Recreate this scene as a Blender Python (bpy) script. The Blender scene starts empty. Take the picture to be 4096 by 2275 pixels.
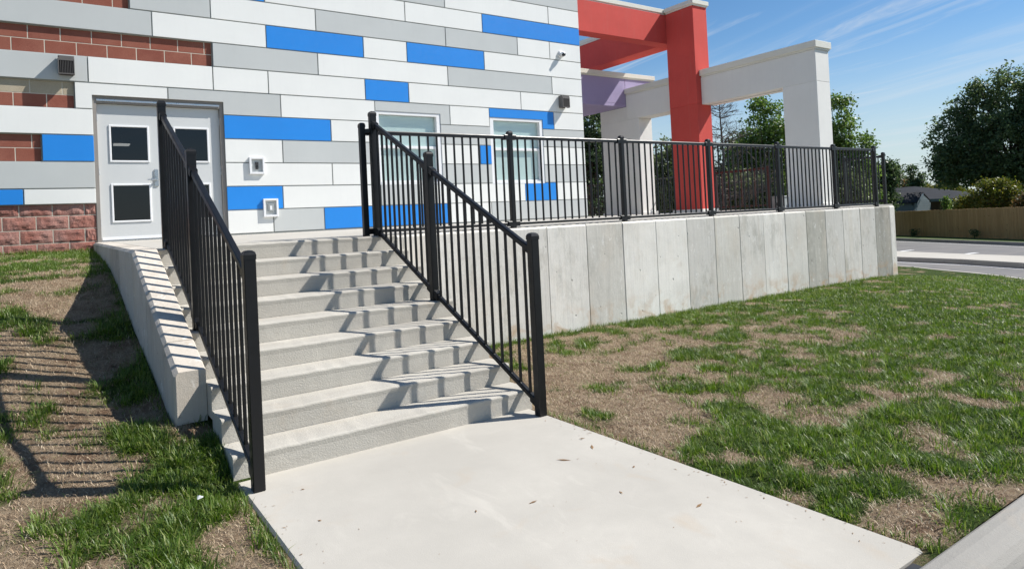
import bpy, math, random
import numpy as np
from mathutils import Vector, Matrix

SC = bpy.context.scene
COL = SC.collection
rad = math.radians

# ------------------------------------------------------------------ camera
cam_d = bpy.data.cameras.new('camera')
cam = bpy.data.objects.new('camera', cam_d); COL.objects.link(cam)
CAM = Vector((-10.5985, -11.7059, 0.0568))
YAW, PITCH, ROLL = -0.5848, 0.0123, -0.0482
fwd = Vector((-math.sin(YAW) * math.cos(PITCH), math.cos(YAW) * math.cos(PITCH), math.sin(PITCH)))
rt = Vector((math.cos(YAW), math.sin(YAW), 0)); up = rt.cross(fwd)
r2 = rt * math.cos(ROLL) + up * math.sin(ROLL); u2 = up * math.cos(ROLL) - rt * math.sin(ROLL)
cam.matrix_world = Matrix(((r2.x, u2.x, -fwd.x, CAM.x), (r2.y, u2.y, -fwd.y, CAM.y), (r2.z, u2.z, -fwd.z, CAM.z), (0, 0, 0, 1)))
cam_d.sensor_width = 36; cam_d.lens = 2622.33 * 36 / 4096
cam_d.shift_x = (2048 - 1953) / 4096; cam_d.shift_y = -(1137.5 - 841.89) / 4096
cam_d.clip_start = 0.05; cam_d.clip_end = 3000
SC.camera = cam

# ------------------------------------------------------------------ sky, sun, exposure
SUN_TO = Vector((1.0, -0.47, 1.12)).normalized()
SUN_EL = math.asin(SUN_TO.z); SUN_AZ = math.atan2(SUN_TO.x, SUN_TO.y)
W = bpy.data.worlds.new('World'); SC.world = W; W.use_nodes = True
wt = W.node_tree; wt.nodes.clear()
def wn(t, **k):
    n = wt.nodes.new(t)
    for a, b in k.items(): setattr(n, a, b)
    return n
wout = wn('ShaderNodeOutputWorld'); wbg = wn('ShaderNodeBackground')
wbg.inputs['Strength'].default_value = 0.085
sky = wn('ShaderNodeTexSky', sky_type='NISHITA', sun_disc=False)
sky.sun_elevation = SUN_EL; sky.sun_rotation = SUN_AZ
sky.air_density = 1.0; sky.dust_density = 0.0; sky.ozone_density = 2.6; sky.altitude = 200
# thin cirrus streaks: a flat high layer, seen in perspective, stretched along one wind direction
tc = wn('ShaderNodeTexCoord'); sx = wn('ShaderNodeSeparateXYZ')
wt.links.new(tc.outputs['Generated'], sx.inputs[0])
zc = wn('ShaderNodeMath', operation='MAXIMUM'); zc.inputs[1].default_value = 0.03
wt.links.new(sx.outputs[2], zc.inputs[0])
dx = wn('ShaderNodeMath', operation='DIVIDE'); dy = wn('ShaderNodeMath', operation='DIVIDE')
wt.links.new(sx.outputs[0], dx.inputs[0]); wt.links.new(zc.outputs[0], dx.inputs[1])
wt.links.new(sx.outputs[1], dy.inputs[0]); wt.links.new(zc.outputs[0], dy.inputs[1])
cx = wn('ShaderNodeCombineXYZ'); wt.links.new(dx.outputs[0], cx.inputs[0]); wt.links.new(dy.outputs[0], cx.inputs[1])
def cloud(rot, scale, loc, nscale, detail, lo, hi, amt, distort):
    m0 = wn('ShaderNodeMapping'); m0.inputs['Rotation'].default_value = (0, 0, rot)
    m = wn('ShaderNodeMapping'); m.inputs['Scale'].default_value = scale; m.inputs['Location'].default_value = loc
    wt.links.new(cx.outputs[0], m0.inputs[0]); wt.links.new(m0.outputs[0], m.inputs[0])
    n = wn('ShaderNodeTexNoise'); n.inputs['Scale'].default_value = nscale; n.inputs['Detail'].default_value = detail
    n.inputs['Roughness'].default_value = 0.58; n.inputs['Distortion'].default_value = distort
    wt.links.new(m.outputs[0], n.inputs['Vector'])
    r = wn('ShaderNodeMapRange', interpolation_type='SMOOTHSTEP')
    r.inputs[1].default_value = lo; r.inputs[2].default_value = hi; r.inputs[3].default_value = 0; r.inputs[4].default_value = amt
    wt.links.new(n.outputs['Fac'], r.inputs[0]); return r
c1 = cloud(-1.14, (0.16, 1.0, 1), (0.3, 0.2, 0), 1.15, 6, 0.45, 0.84, 0.58, 0.6)
c2 = cloud(-1.22, (0.5, 2.2, 1), (1.7, 0.9, 0), 1.1, 9, 0.56, 0.84, 0.62, 1.0)
cm = wn('ShaderNodeMath', operation='MAXIMUM'); wt.links.new(c1.outputs[0], cm.inputs[0]); wt.links.new(c2.outputs[0], cm.inputs[1])
mixc = wn('ShaderNodeMix', data_type='RGBA'); mixc.inputs['B'].default_value = (6.3, 6.7, 7.1, 1)
hz = wn('ShaderNodeMapRange', interpolation_type='SMOOTHSTEP')      # pale milky band low over the horizon, the same all round
for i_, q_ in enumerate((0.0, 0.24, 0.82, 0.0)): hz.inputs[i_ + 1].default_value = q_
wt.links.new(sx.outputs[2], hz.inputs[0])
mixh = wn('ShaderNodeMix', data_type='RGBA'); mixh.inputs['B'].default_value = (4.9, 5.75, 6.15, 1)
sat = wn('ShaderNodeHueSaturation'); sat.inputs['Saturation'].default_value = 1.20; sat.inputs['Value'].default_value = 0.98; wt.links.new(sky.outputs[0], sat.inputs['Color'])
wt.links.new(hz.outputs[0], mixh.inputs['Factor']); wt.links.new(sat.outputs[0], mixh.inputs['A'])
wt.links.new(cm.outputs[0], mixc.inputs['Factor']); wt.links.new(mixh.outputs['Result'], mixc.inputs['A'])
wt.links.new(mixc.outputs['Result'], wbg.inputs['Color']); wt.links.new(wbg.outputs[0], wout.inputs[0])
sun_d = bpy.data.lights.new('sun', 'SUN'); sun_d.energy = 5.0; sun_d.angle = rad(0.53); sun_d.color = (1.0, 0.96, 0.90)
sun = bpy.data.objects.new('sun', sun_d); COL.objects.link(sun)
sun.rotation_euler = (-SUN_TO).to_track_quat('-Z', 'Y').to_euler(); sun.location = (20, -10, 25)
SC.view_settings.view_transform = 'Standard'; SC.view_settings.look = 'None'
SC.view_settings.exposure = 0.48; SC.view_settings.gamma = 1.0; SC.view_settings.use_curve_mapping = False
SC.render.engine = 'CYCLES'; SC.cycles.use_denoising = True
SC.cycles.max_bounces = 6; SC.cycles.transparent_max_bounces = 12; SC.cycles.sample_clamp_indirect = 6

# ------------------------------------------------------------------ measured levels (metres)
R = 0.4064                      # one cladding row = two block courses
H, T, Y0, Z0 = 0.14732, 0.28154, -5.4398, -0.0673     # riser, tread, top nosing
ZS = Z0 - 9 * H                 # sidewalk level
YW = -5.4527                    # front face of the retaining wall
SXL, SXR = -9.787, -7.625       # stair flight sides

# ------------------------------------------------------------------ helpers
def tag(o, label=None, cat=None, group=None, kind=None):
    if label: o['label'] = label
    if cat: o['category'] = cat
    if group: o['group'] = group
    if kind: o['kind'] = kind
    return o
def empty(name, loc, label, cat, group=None):
    o = bpy.data.objects.new(name, None); COL.objects.link(o); o.location = loc
    o.empty_display_size = 0.2
    return tag(o, label, cat, group)
def mesh_from(name, v, f, mats=None):
    m = bpy.data.meshes.new(name); m.from_pydata(v, [], f); m.update()
    return m
def obj(name, me, mat=None, smooth=False):
    o = bpy.data.objects.new(name, me); COL.objects.link(o)
    if mat is not None and len(me.materials) == 0: me.materials.append(mat)
    if smooth:
        for p in me.polygons: p.use_smooth = True
    return o
def child(name, me, mat, parent, smooth=False):
    """mesh given in world coordinates; every parent stays unrotated, so a translation undoes it"""
    o = bpy.data.objects.new(name, me); COL.objects.link(o)
    if mat is not None and len(me.materials) == 0: me.materials.append(mat)
    o.parent = parent
    w = Vector((0, 0, 0)); p = parent
    while p is not None: w += Vector(p.location); p = p.parent
    o.location = -w
    if smooth:
        for q in me.polygons: q.use_smooth = True
    return o
def child_at(name, me, mat, parent, loc):
    """shared mesh placed at a world location"""
    o = bpy.data.objects.new(name, me); COL.objects.link(o)
    if mat is not None and len(me.materials) == 0: me.materials.append(mat)
    o.parent = parent
    w = Vector((0, 0, 0)); p = parent
    while p is not None: w += Vector(p.location); p = p.parent
    o.location = Vector(loc) - w
    return o

class MB:
    def __init__(s): s.v = []; s.f = []
    def add(s, v, f):
        b = len(s.v); s.v += [tuple(p) for p in v]; s.f += [tuple(i + b for i in q) for q in f]; return s
    def box(s, x0, x1, y0, y1, z0, z1, c=0.0):
        if c <= 0:
            return s.add([(x0, y0, z0), (x1, y0, z0), (x1, y1, z0), (x0, y1, z0), (x0, y0, z1), (x1, y0, z1), (x1, y1, z1), (x0, y1, z1)],
                         [(0, 3, 2, 1), (4, 5, 6, 7), (0, 1, 5, 4), (1, 2, 6, 5), (2, 3, 7, 6), (3, 0, 4, 7)])
        lo = (x0, y0, z0); hi = (x1, y1, z1); v = []; idx = {}
        for i in (0, 1):
            for j in (0, 1):
                for k in (0, 1):
                    s3 = (i, j, k)
                    for ax in range(3):
                        p = []
                        for a in range(3):
                            base = hi[a] if s3[a] else lo[a]
                            p.append(base if a == ax else base + (-c if s3[a] else c))
                        idx[(i, j, k, ax)] = len(v); v.append(tuple(p))
        f = []
        for ax in range(3):
            a, b = [(1, 2), (2, 0), (0, 1)][ax]
            for sd in (0, 1):
                q = []
                for (m, n) in ((0, 0), (1, 0), (1, 1), (0, 1)):
                    k = [0, 0, 0]; k[ax] = sd; k[a] = m; k[b] = n; q.append(idx[(*k, ax)])
                f.append(tuple(q) if sd else tuple(reversed(q)))
        for ax in range(3):
            a, b = [(1, 2), (2, 0), (0, 1)][ax]
            for m in (0, 1):
                for n in (0, 1):
                    k0 = [0, 0, 0]; k1 = [0, 0, 0]; k1[ax] = 1
                    k0[a] = k1[a] = m; k0[b] = k1[b] = n
                    q = [idx[(*k0, a)], idx[(*k1, a)], idx[(*k1, b)], idx[(*k0, b)]]
                    f.append(tuple(q) if (m == n) == False else tuple(reversed(q)))
        for i in (0, 1):
            for j in (0, 1):
                for k in (0, 1):
                    q = [idx[(i, j, k, 0)], idx[(i, j, k, 1)], idx[(i, j, k, 2)]]
                    f.append(tuple(q) if (i + j + k) % 2 else tuple(reversed(q)))
        return s.add(v, f)
    def prism(s, poly, axis, a0, a1):
        """closed polygon extruded along an axis ('x': poly=(y,z), 'y': poly=(x,z), 'z': poly=(x,y))"""
        def P(p, a): return (a, p[0], p[1]) if axis == 'x' else ((p[0], a, p[1]) if axis == 'y' else (p[0], p[1], a))
        n = len(poly); v = [P(p, a0) for p in poly] + [P(p, a1) for p in poly]
        f = [tuple(range(n))[::-1], tuple(range(n, 2 * n))] + [(i, (i + 1) % n, n + (i + 1) % n, n + i) for i in range(n)]
        return s.add(v, f)
    def bar(s, p, q, w, h):
        """rail between two points, vertical ends, section w wide (horizontal) and h high"""
        p = Vector(p); q = Vector(q); d = q - p; n = Vector((-d.y, d.x, 0)).normalized() * w / 2; u = Vector((0, 0, h / 2)); c = 0.18
        v = []
        for e in (p, q):
            k1 = n.normalized() * 0.005; k2 = Vector((0, 0, min(0.0095, h * .3)))
            v += [e - n - u, e + n - u, e + n + u - k2, e + n - k1 + u, e - n + k1 + u, e - n + u - k2]
        f = [(0, 1, 2, 3, 4, 5), (11, 10, 9, 8, 7, 6)] + [(i, i + 6, (i + 1) % 6 + 6, (i + 1) % 6) for i in range(6)]
        return s.add(v, f)
    def cyl(s, c, r, axis, a0, a1, n=16, r1=None):
        r1 = r if r1 is None else r1; v = []
        for a, rr in ((a0, r), (a1, r1)):
            for i in range(n):
                t = 2 * math.pi * i / n; p = (c[0] + rr * math.cos(t), c[1] + rr * math.sin(t))
                v.append((a, p[0], p[1]) if axis == 'x' else ((p[0], a, p[1]) if axis == 'y' else (p[0], p[1], a)))
        return s.add(v, [tuple(range(n))[::-1], tuple(range(n, 2 * n))] + [(i, (i + 1) % n, n + (i + 1) % n, n + i) for i in range(n)])
    def me(s, name='m'):
        m = mesh_from(name, s.v, s.f)
        import bmesh
        b = bmesh.new(); b.from_mesh(m); bmesh.ops.recalc_face_normals(b, faces=b.faces); b.to_mesh(m); b.free()
        return m
def bxm(*a, c=0.0): return MB().box(*a, c=c).me()

def vnoise(x, y, seed=0):
    x = np.asarray(x, float); y = np.asarray(y, float)
    xi = np.floor(x).astype(np.int64); yi = np.floor(y).astype(np.int64); fx = x - xi; fy = y - yi
    fx = fx * fx * (3 - 2 * fx); fy = fy * fy * (3 - 2 * fy)
    def hsh(a, b):
        n = (a * 374761393 + b * 668265263 + seed * 1442695041) & 0xffffffff
        n = ((n ^ (n >> 13)) * 1274126177) & 0xffffffff
        return ((n ^ (n >> 16)) & 0xffff) / 65535.0
    return (hsh(xi, yi) * (1 - fx) + hsh(xi + 1, yi) * fx) * (1 - fy) + (hsh(xi, yi + 1) * (1 - fx) + hsh(xi + 1, yi + 1) * fx) * fy
def fbm(x, y, seed=0, o=4):
    s = 0; a = 0.5; t = 0
    for i in range(o):
        s = s + a * vnoise(np.asarray(x) * 2 ** i, np.asarray(y) * 2 ** i, seed + i * 17); t += a; a *= 0.5
    return s / t

# ------------------------------------------------------------------ materials
class NT:
    def __init__(s, name):
        s.m = bpy.data.materials.new(name); s.m.use_nodes = True; s.t = s.m.node_tree
        s.b = s.t.nodes['Principled BSDF']
    def n(s, t, **k):
        x = s.t.nodes.new(t)
        for a, b in k.items(): setattr(x, a, b)
        return x
    def l(s, a, b): s.t.links.new(a, b)
    def coord(s, scale=(1, 1, 1), out='Object', loc=(0, 0, 0)):
        c = s.n('ShaderNodeTexCoord'); m = s.n('ShaderNodeMapping'); m.inputs['Scale'].default_value = scale; m.inputs['Location'].default_value = loc
        s.l(c.outputs[out], m.inputs[0]); return m.outputs[0]
    def world(s, scale=(1, 1, 1), rand=0.0):
        g = s.n('ShaderNodeNewGeometry'); m = s.n('ShaderNodeMapping'); m.inputs['Scale'].default_value = scale
        s.l(g.outputs['Position'], m.inputs[0])
        if rand:
            oi = s.n('ShaderNodeObjectInfo'); mu = s.n('ShaderNodeMath', operation='MULTIPLY'); mu.inputs[1].default_value = rand
            s.l(oi.outputs['Random'], mu.inputs[0]); cb = s.n('ShaderNodeCombineXYZ')
            for i in range(3): s.l(mu.outputs[0], cb.inputs[i])
            s.l(cb.outputs[0], m.inputs['Location'])
        return m.outputs[0]
    def noise(s, vec, scale, detail=4, rough=0.55, dist=0.0):
        x = s.n('ShaderNodeTexNoise'); x.inputs['Scale'].default_value = scale; x.inputs['Detail'].default_value = detail
        x.inputs['Roughness'].default_value = rough; x.inputs['Distortion'].default_value = dist
        s.l(vec, x.inputs['Vector']); return x.outputs['Fac']
    def rng(s, v, a, b, c=0.0, d=1.0, smooth=False):
        x = s.n('ShaderNodeMapRange')
        if smooth: x.interpolation_type = 'SMOOTHSTEP'
        for i, q in enumerate((a, b, c, d)): x.inputs[i + 1].default_value = q
        s.l(v, x.inputs[0]); return x.outputs[0]
    def mix(s, fac, A, B, mode='MIX'):
        x = s.n('ShaderNodeMix', data_type='RGBA', blend_type=mode)
        for nm, q in (('Factor', fac), ('A', A), ('B', B)):
            if isinstance(q, (int, float)): x.inputs[nm].default_value = q
            elif isinstance(q, tuple): x.inputs[nm].default_value = (*q, 1) if len(q) == 3 else q
            else: s.l(q, x.inputs[nm])
        return x.outputs['Result']
    def math(s, op, a, b=None):
        x = s.n('ShaderNodeMath', operation=op)
        for i, q in enumerate((a, b)):
            if q is None: continue
            if isinstance(q, (int, float)): x.inputs[i].default_value = q
            else: s.l(q, x.inputs[i])
        return x.outputs[0]
    def bump(s, h, strength, dist=0.01):
        x = s.n('ShaderNodeBump'); x.inputs['Strength'].default_value = strength; x.inputs['Distance'].default_value = dist
        s.l(h, x.inputs['Height']); s.l(x.outputs[0], s.b.inputs['Normal']); return x
    def col(s, c):
        if isinstance(c, tuple): s.b.inputs['Base Color'].default_value = (*c, 1)
        else: s.l(c, s.b.inputs['Base Color'])
    def rough(s, r):
        if isinstance(r, (int, float)): s.b.inputs['Roughness'].default_value = r
        else: s.l(r, s.b.inputs['Roughness'])
    def spec(s, v): s.b.inputs['Specular IOR Level'].default_value = v

def paint(name, c, rough=0.45, var=0.05, bump=0.0, bscale=180, spec=0.4, metal=0.0, dirt=0.0):
    k = NT(name); w = k.world()
    n1 = k.noise(w, 1.3, 5, 0.6); oi = k.n('ShaderNodeObjectInfo')
    v = k.math('ADD', k.rng(n1, 0.3, 0.7, 1 - var, 1 + var), k.rng(oi.outputs['Random'], 0, 1, -var * 0.6, var * 0.6))
    hsv = k.n('ShaderNodeHueSaturation'); hsv.inputs['Color'].default_value = (*c, 1); k.l(v, hsv.inputs['Value'])
    out = hsv.outputs[0]
    if dirt:
        st = k.noise(k.world((7, 7, 0.5)), 2.2, 6, 0.65)
        out = k.mix(k.rng(st, 0.52, 0.8, 0, dirt), out, (0.30, 0.27, 0.23))
    k.col(out); k.rough(k.rng(k.noise(w, 14, 3), 0.3, 0.7, max(0.05, rough - 0.06), rough + 0.06)); k.spec(spec); k.b.inputs['Metallic'].default_value = metal
    if bump: k.bump(k.noise(w, bscale, 3, 0.6), bump, 0.002)
    return k.m

def concrete(name, c=(0.52, 0.50, 0.465), kind='slab', grain=0.25):
    k = NT(name); w = k.world()
    big = k.noise(w, 0.9, 6, 0.6, 0.4); mid = k.noise(w, 7, 6, 0.65); fine = k.noise(w, 160, 3, 0.6)
    col = k.mix(k.rng(big, 0.3, 0.72), tuple(q * 0.86 for q in c), tuple(q * 1.07 for q in c))
    col = k.mix(k.rng(mid, 0.35, 0.75, 0, 0.45), col, tuple(q * 0.85 for q in c))
    if kind == 'riser': col = k.mix(k.rng(k.noise(k.world((0.8, 3, 3)), 1.8, 5, 0.65, 0.5), 0.44, 0.68, 0, 0.55), col, (0.40, 0.37, 0.32))
    rust = k.noise(k.world((1, 1, 1)), 2.4, 4, 0.6, 0.6)
    col = k.mix(k.rng(rust, 0.60, 0.76, 0, 0.34), col, (0.46, 0.35, 0.235))
    scuff = k.noise(k.world((2.2, 0.8, 1)), 1.6, 7, 0.7, 0.8); col = k.mix(k.rng(scuff, 0.58, 0.70, 0, 0.35), col, tuple(min(.8, q * 1.22) for q in c))
    wet = k.noise(k.world((1.1, 1.1, 1)), 0.55, 3, 0.5, 0.8); col = k.mix(k.rng(wet, 0.48, 0.66, 0, 0.30), col, tuple(q * 0.80 for q in c))
    speck = k.noise(w, 420, 1, 0.5)
    col = k.mix(k.rng(speck, 0.60, 0.74, 0, 0.35), col, tuple(q * 0.6 for q in c))
    if kind == 'wall':
        # every cast board strip has its own tone, vertical streaks and bug holes
        oi = k.n('ShaderNodeObjectInfo')
        pr = oi.outputs['Random']
        col = k.mix(k.rng(pr, 0.55, 1.0, 0, 0.70), col, tuple(q * 0.60 for q in c))
        bl = k.noise(k.world((1.9, 1.9, 0.9), rand=57), 1.7, 9, 0.78, 0.0)        # grey run-off stains, heavy on some strips only
        col = k.mix(k.math('MULTIPLY', k.rng(bl, 0.50, 0.66, 0, 0.85), k.rng(pr, 0.15, 0.95, 0.20, 1.0)), col, (c[0] * .43, c[1] * .43, c[2] * .40))
        st = k.noise(k.world((34, 34, 0.7), rand=31), 1.0, 6, 0.75)               # board grain
        col = k.mix(k.math('MULTIPLY', k.rng(st, 0.48, 0.68, 0, 0.60), k.rng(pr, 0.0, 1.0, 0.35, 1.0)), col, tuple(q * 0.50 for q in c))
        st2 = k.noise(k.world((9, 9, 0.3), rand=13), 1.0, 5, 0.7); col = k.mix(k.rng(st2, 0.54, 0.72, 0, 0.40), col, (c[0] * .68, c[1] * .63, c[2] * .54))
        ef = k.noise(k.world((7, 7, 3.6), rand=91), 1.8, 9, 0.8, 0.6)             # flaking pale laitance
        col = k.mix(k.rng(ef, 0.57, 0.63, 0, 0.55), col, (0.84, 0.83, 0.79))
        tan = k.noise(k.world((1.5, 1.5, 0.8), rand=23), 1.3, 4, 0.6); col = k.mix(k.rng(tan, 0.50, 0.72, 0, 0.30), col, (0.64, 0.54, 0.42))
        vo = k.n('ShaderNodeTexVoronoi'); vo.inputs['Scale'].default_value = 9; vo.inputs['Randomness'].default_value = 1
        k.l(k.world((1, 1, 0.75), rand=11), vo.inputs['Vector'])
        hole = k.rng(vo.outputs['Distance'], 0.06, 0.13, 1, 0)
        sel = k.rng(k.noise(k.world(), 9.0, 2), 0.54, 0.58, 0, 1); hole = k.math('MULTIPLY', hole, sel)
        col = k.mix(k.math('MULTIPLY', hole, 0.75), col, (0.10, 0.095, 0.085))
        # iron stain low on the wall
        g = k.n('ShaderNodeNewGeometry'); sp = k.n('ShaderNodeSeparateXYZ'); k.l(g.outputs['Position'], sp.inputs[0])
        low = k.rng(sp.outputs[2], -1.38, -1.02, 1, 0)
        rs = k.math('MULTIPLY', low, k.rng(k.noise(k.world((2.2, 2.2, 3), rand=7), 1.6, 4, 0.6, 0.5), 0.50, 0.66, 0, 0.75))
        col = k.mix(rs, col, (0.50, 0.30, 0.14))
    k.col(col); k.rough(0.88); k.spec(0.25)
    h = k.math('ADD', k.math('MULTIPLY', fine, 0.6), k.math('MULTIPLY', mid, 1.2))
    if kind == 'wall': h = k.math('SUBTRACT', k.math('ADD', h, k.math('MULTIPLY', st, 0.5)), k.math('MULTIPLY', hole, 2.0))
    if kind == 'riser':
        h = k.math('ADD', k.math('MULTIPLY', k.noise(k.world((1, 1, 1)), 95, 4, 0.7), 1.6), k.math('MULTIPLY', mid, 1.0))
    k.bump(h, grain, 0.006)
    return k.m

M = {}
M['white'] = paint('panel_white', (0.80, 0.80, 0.765), 0.40, 0.025, 0.10, 260, dirt=0.045)
M['grey'] = paint('panel_grey', (0.525, 0.54, 0.525), 0.40, 0.03, 0.10, 260, dirt=0.05)
M['blue'] = paint('panel_blue', (0.018, 0.235, 0.70), 0.42, 0.03, 0.10, 260)
M['joint'] = paint('joint_grey', (0.30, 0.315, 0.30), 0.7, 0.05)  # grey of the backing behind the panel joints and of the base flashing
M['black'] = paint('railing_black', (0.0075, 0.0078, 0.0085), 0.38, 0.12, 0.12, 140, 0.35)
M['frame_taupe'] = paint('door_frame_taupe', (0.27, 0.245, 0.22), 0.5, 0.04)
M['door'] = paint('door_grey', (0.60, 0.61, 0.60), 0.38, 0.02, 0.15, 60)
M['trim_white'] = paint('trim_white', (0.80, 0.80, 0.80), 0.4, 0.02)
M['steel'] = paint('satin_steel', (0.55, 0.56, 0.57), 0.3, 0.05, metal=0.9)
M['lamp_taupe'] = paint('lamp_taupe', (0.125, 0.115, 0.108), 0.5, 0.05)
M['lamp_dark'] = paint('lamp_dark', (0.03, 0.03, 0.032), 0.5, 0.05)
M['red'] = paint('stucco_red', (0.57, 0.078, 0.064), 0.8, 0.06, 0.6, 120, 0.2, dirt=0.10)
M['purple'] = paint('stucco_purple', (0.35, 0.305, 0.475), 0.8, 0.04, 0.5, 150, 0.2)
M['stucco'] = paint('stucco_white', (0.74, 0.73, 0.69), 0.8, 0.03, 0.6, 120, 0.2, dirt=0.06)
M['coping'] = paint('coping_bone', (0.69, 0.67, 0.585), 0.4, 0.03)
M['slab'] = concrete('concrete_slab', (0.485, 0.458, 0.405), 'slab', 0.25)
M['riser'] = concrete('concrete_step', (0.505, 0.478, 0.420), 'riser', 0.45)
M['cwall'] = concrete('concrete_wall', (0.86, 0.825, 0.75), 'wall', 0.5)
M['cwall_b'] = concrete('concrete_wall_grey', (0.70, 0.67, 0.60), 'wall', 0.6)
M['cwall_c'] = concrete('concrete_wall_stained', (0.50, 0.48, 0.42), 'wall', 0.7)
M['cheek'] = concrete('concrete_cheek', (0.62, 0.565, 0.49), 'wall', 0.6)  # retaining wall concrete again, darkened in the colour for its shaded left face
M['curb'] = concrete('concrete_curb', (0.34, 0.325, 0.295), 'slab', 0.8)
M['wood'] = None

def m_block(name, c1, c2, c3):
    k = NT(name); oi = k.n('ShaderNodeObjectInfo'); w = k.world((1, 1, 1), rand=40)
    col = k.mix(oi.outputs['Random'], c1, c2)
    col = k.mix(k.rng(k.noise(w, 3, 4, 0.6), 0.35, 0.7), col, c3)
    sp = k.noise(w, 110, 2, 0.7); col = k.mix(k.rng(sp, 0.56, 0.72, 0, 0.7), col, tuple(q * 0.45 for q in c1))
    sp2 = k.noise(k.world((1.3, 1.3, 1.3)), 150, 2, 0.7); col = k.mix(k.rng(sp2, 0.60, 0.74, 0, 0.6), col, tuple(min(1, q * 1.7 + 0.05) for q in c1))
    k.col(col); k.rough(0.9); k.spec(0.2)
    k.bump(k.noise(w, 42 if 'split' in name else 90, 5, 0.75), 1.0 if 'split' in name else 0.6, 0.012 if 'split' in name else 0.004); return k.m
M['block'] = m_block('block_red', (0.27, 0.090, 0.060), (0.22, 0.070, 0.050), (0.30, 0.115, 0.080))
M['block_tan'] = m_block('block_tan', (0.42, 0.35, 0.25), (0.38, 0.32, 0.23), (0.46, 0.40, 0.30))
M['split'] = m_block('split_block', (0.34, 0.140, 0.105), (0.28, 0.100, 0.076), (0.40, 0.235, 0.20))
M['mortar'] = paint('mortar', (0.60, 0.55, 0.45), 0.9, 0.08, 0.5, 120, 0.2)

def m_glass(name, tint, alpha, rough=0.02):
    k = NT(name); k.t.nodes.remove(k.b)
    out = [n for n in k.t.nodes if n.type == 'OUTPUT_MATERIAL'][0]
    gl = k.n('ShaderNodeBsdfGlossy'); gl.inputs['Roughness'].default_value = rough; gl.inputs['Color'].default_value = (0.95, 0.97, 1, 1)
    tr = k.n('ShaderNodeBsdfTransparent'); tr.inputs['Color'].default_value = (*tint, 1)
    lw = k.n('ShaderNodeLayerWeight'); lw.inputs['Blend'].default_value = 0.5
    mx = k.n('ShaderNodeMixShader'); f = k.math('ADD', k.math('MULTIPLY', k.math('POWER', lw.outputs['Facing'], 5.0), 0.9), 0.03 + alpha)
    k.l(f, mx.inputs[0]); k.l(tr.outputs[0], mx.inputs[1]); k.l(gl.outputs[0], mx.inputs[2]); k.l(mx.outputs[0], out.inputs[0])
    return k.m
M['glass'] = m_glass('window_glass', (0.965, 0.992, 0.985), 0.03)
M['glass_dark'] = m_glass('door_glass', (0.40, 0.42, 0.45), 0.012)
M['interior'] = paint('interior_dark', (0.035, 0.035, 0.038), 0.9, 0.05)
M['ceil_tile'] = paint('interior_ceiling', (0.25, 0.25, 0.24), 0.9, 0.05)
def m_blind():
    k = NT('window_blind'); w = k.world((1, 1, 1)); wv = k.n('ShaderNodeTexWave'); wv.bands_direction = 'Z'
    wv.inputs['Scale'].default_value = 12; wv.inputs['Distortion'].default_value = 0.3; k.l(w, wv.inputs['Vector'])
    k.col(k.mix(wv.outputs['Fac'], (0.56, 0.65, 0.62), (0.64, 0.71, 0.69))); k.rough(0.6); k.bump(wv.outputs['Fac'], 0.3, 0.004); return k.m
M['blind'] = m_blind()

def m_asphalt():
    k = NT('asphalt'); w = k.world()
    a = k.noise(w, 0.5, 5, 0.6); b = k.noise(k.world((0.25, 1.6, 1)), 1.4, 5, 0.6); f = k.noise(w, 120, 3, 0.7)
    col = k.mix(k.rng(a, 0.3, 0.7), (0.135, 0.131, 0.130), (0.180, 0.174, 0.169))
    col = k.mix(k.rng(b, 0.45, 0.7, 0, 0.6), col, (0.215, 0.198, 0.180))
    col = k.mix(k.rng(f, 0.5, 0.72, 0, 0.4), col, (0.235, 0.228, 0.22))
    k.col(col); k.rough(0.85); k.spec(0.3); k.bump(f, 0.4, 0.004); return k.m
M['asphalt'] = m_asphalt()
M['line'] = paint('road_paint', (0.74, 0.74, 0.72), 0.7, 0.06, spec=0.2)

def m_lawn():
    k = NT('lawn_soil'); w = k.world()
    at = k.n('ShaderNodeAttribute'); at.attribute_name = 'green'
    n1 = k.noise(w, 5, 6, 0.7); n2 = k.noise(w, 70, 4, 0.75); n3 = k.noise(k.world((60, 190, 60)), 1.0, 3, 0.7, 1.5)
    straw = k.mix(k.rng(n2, 0.3, 0.7), (0.25, 0.172, 0.110), (0.52, 0.405, 0.275))
    straw = k.mix(k.rng(n3, 0.52, 0.72, 0, 0.6), straw, (0.64, 0.53, 0.38))
    straw = k.mix(k.rng(n1, 0.46, 0.66, 0, 0.8), straw, (0.19, 0.112, 0.070))
    n4 = k.noise(w, 17, 5, 0.75); straw = k.mix(k.rng(n4, 0.54, 0.70, 0, 0.75), straw, (0.095, 0.058, 0.038))
    gr = k.mix(k.rng(n2, 0.3, 0.7), (0.022, 0.040, 0.009), (0.075, 0.120, 0.026))
    gr = k.mix(k.rng(n3, 0.50, 0.72, 0, 0.5), gr, (0.15, 0.19, 0.06))
    fac = k.math('ADD', at.outputs['Fac'], k.rng(n2, 0.3, 0.7, -0.18, 0.18))
    k.col(k.mix(k.rng(fac, 0.30, 0.72), straw, gr)); k.rough(0.95); k.spec(0.1)
    k.bump(k.math('ADD', k.math('ADD', n2, k.math('MULTIPLY', n3, 0.6)), k.math('MULTIPLY', n4, 1.5)), 1.0, 0.03); return k.m
M['lawn'] = m_lawn()
def m_far_ground():
    k = NT('far_ground'); w = k.world()
    k.col(k.mix(k.rng(k.noise(w, 0.6, 5, 0.6), 0.3, 0.7), (0.05, 0.085, 0.022), (0.10, 0.13, 0.045))); k.rough(0.95); k.spec(0.1); k.bump(k.noise(w, 12, 4), 0.6, 0.05); return k.m
M['far_ground'] = m_far_ground()

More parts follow.
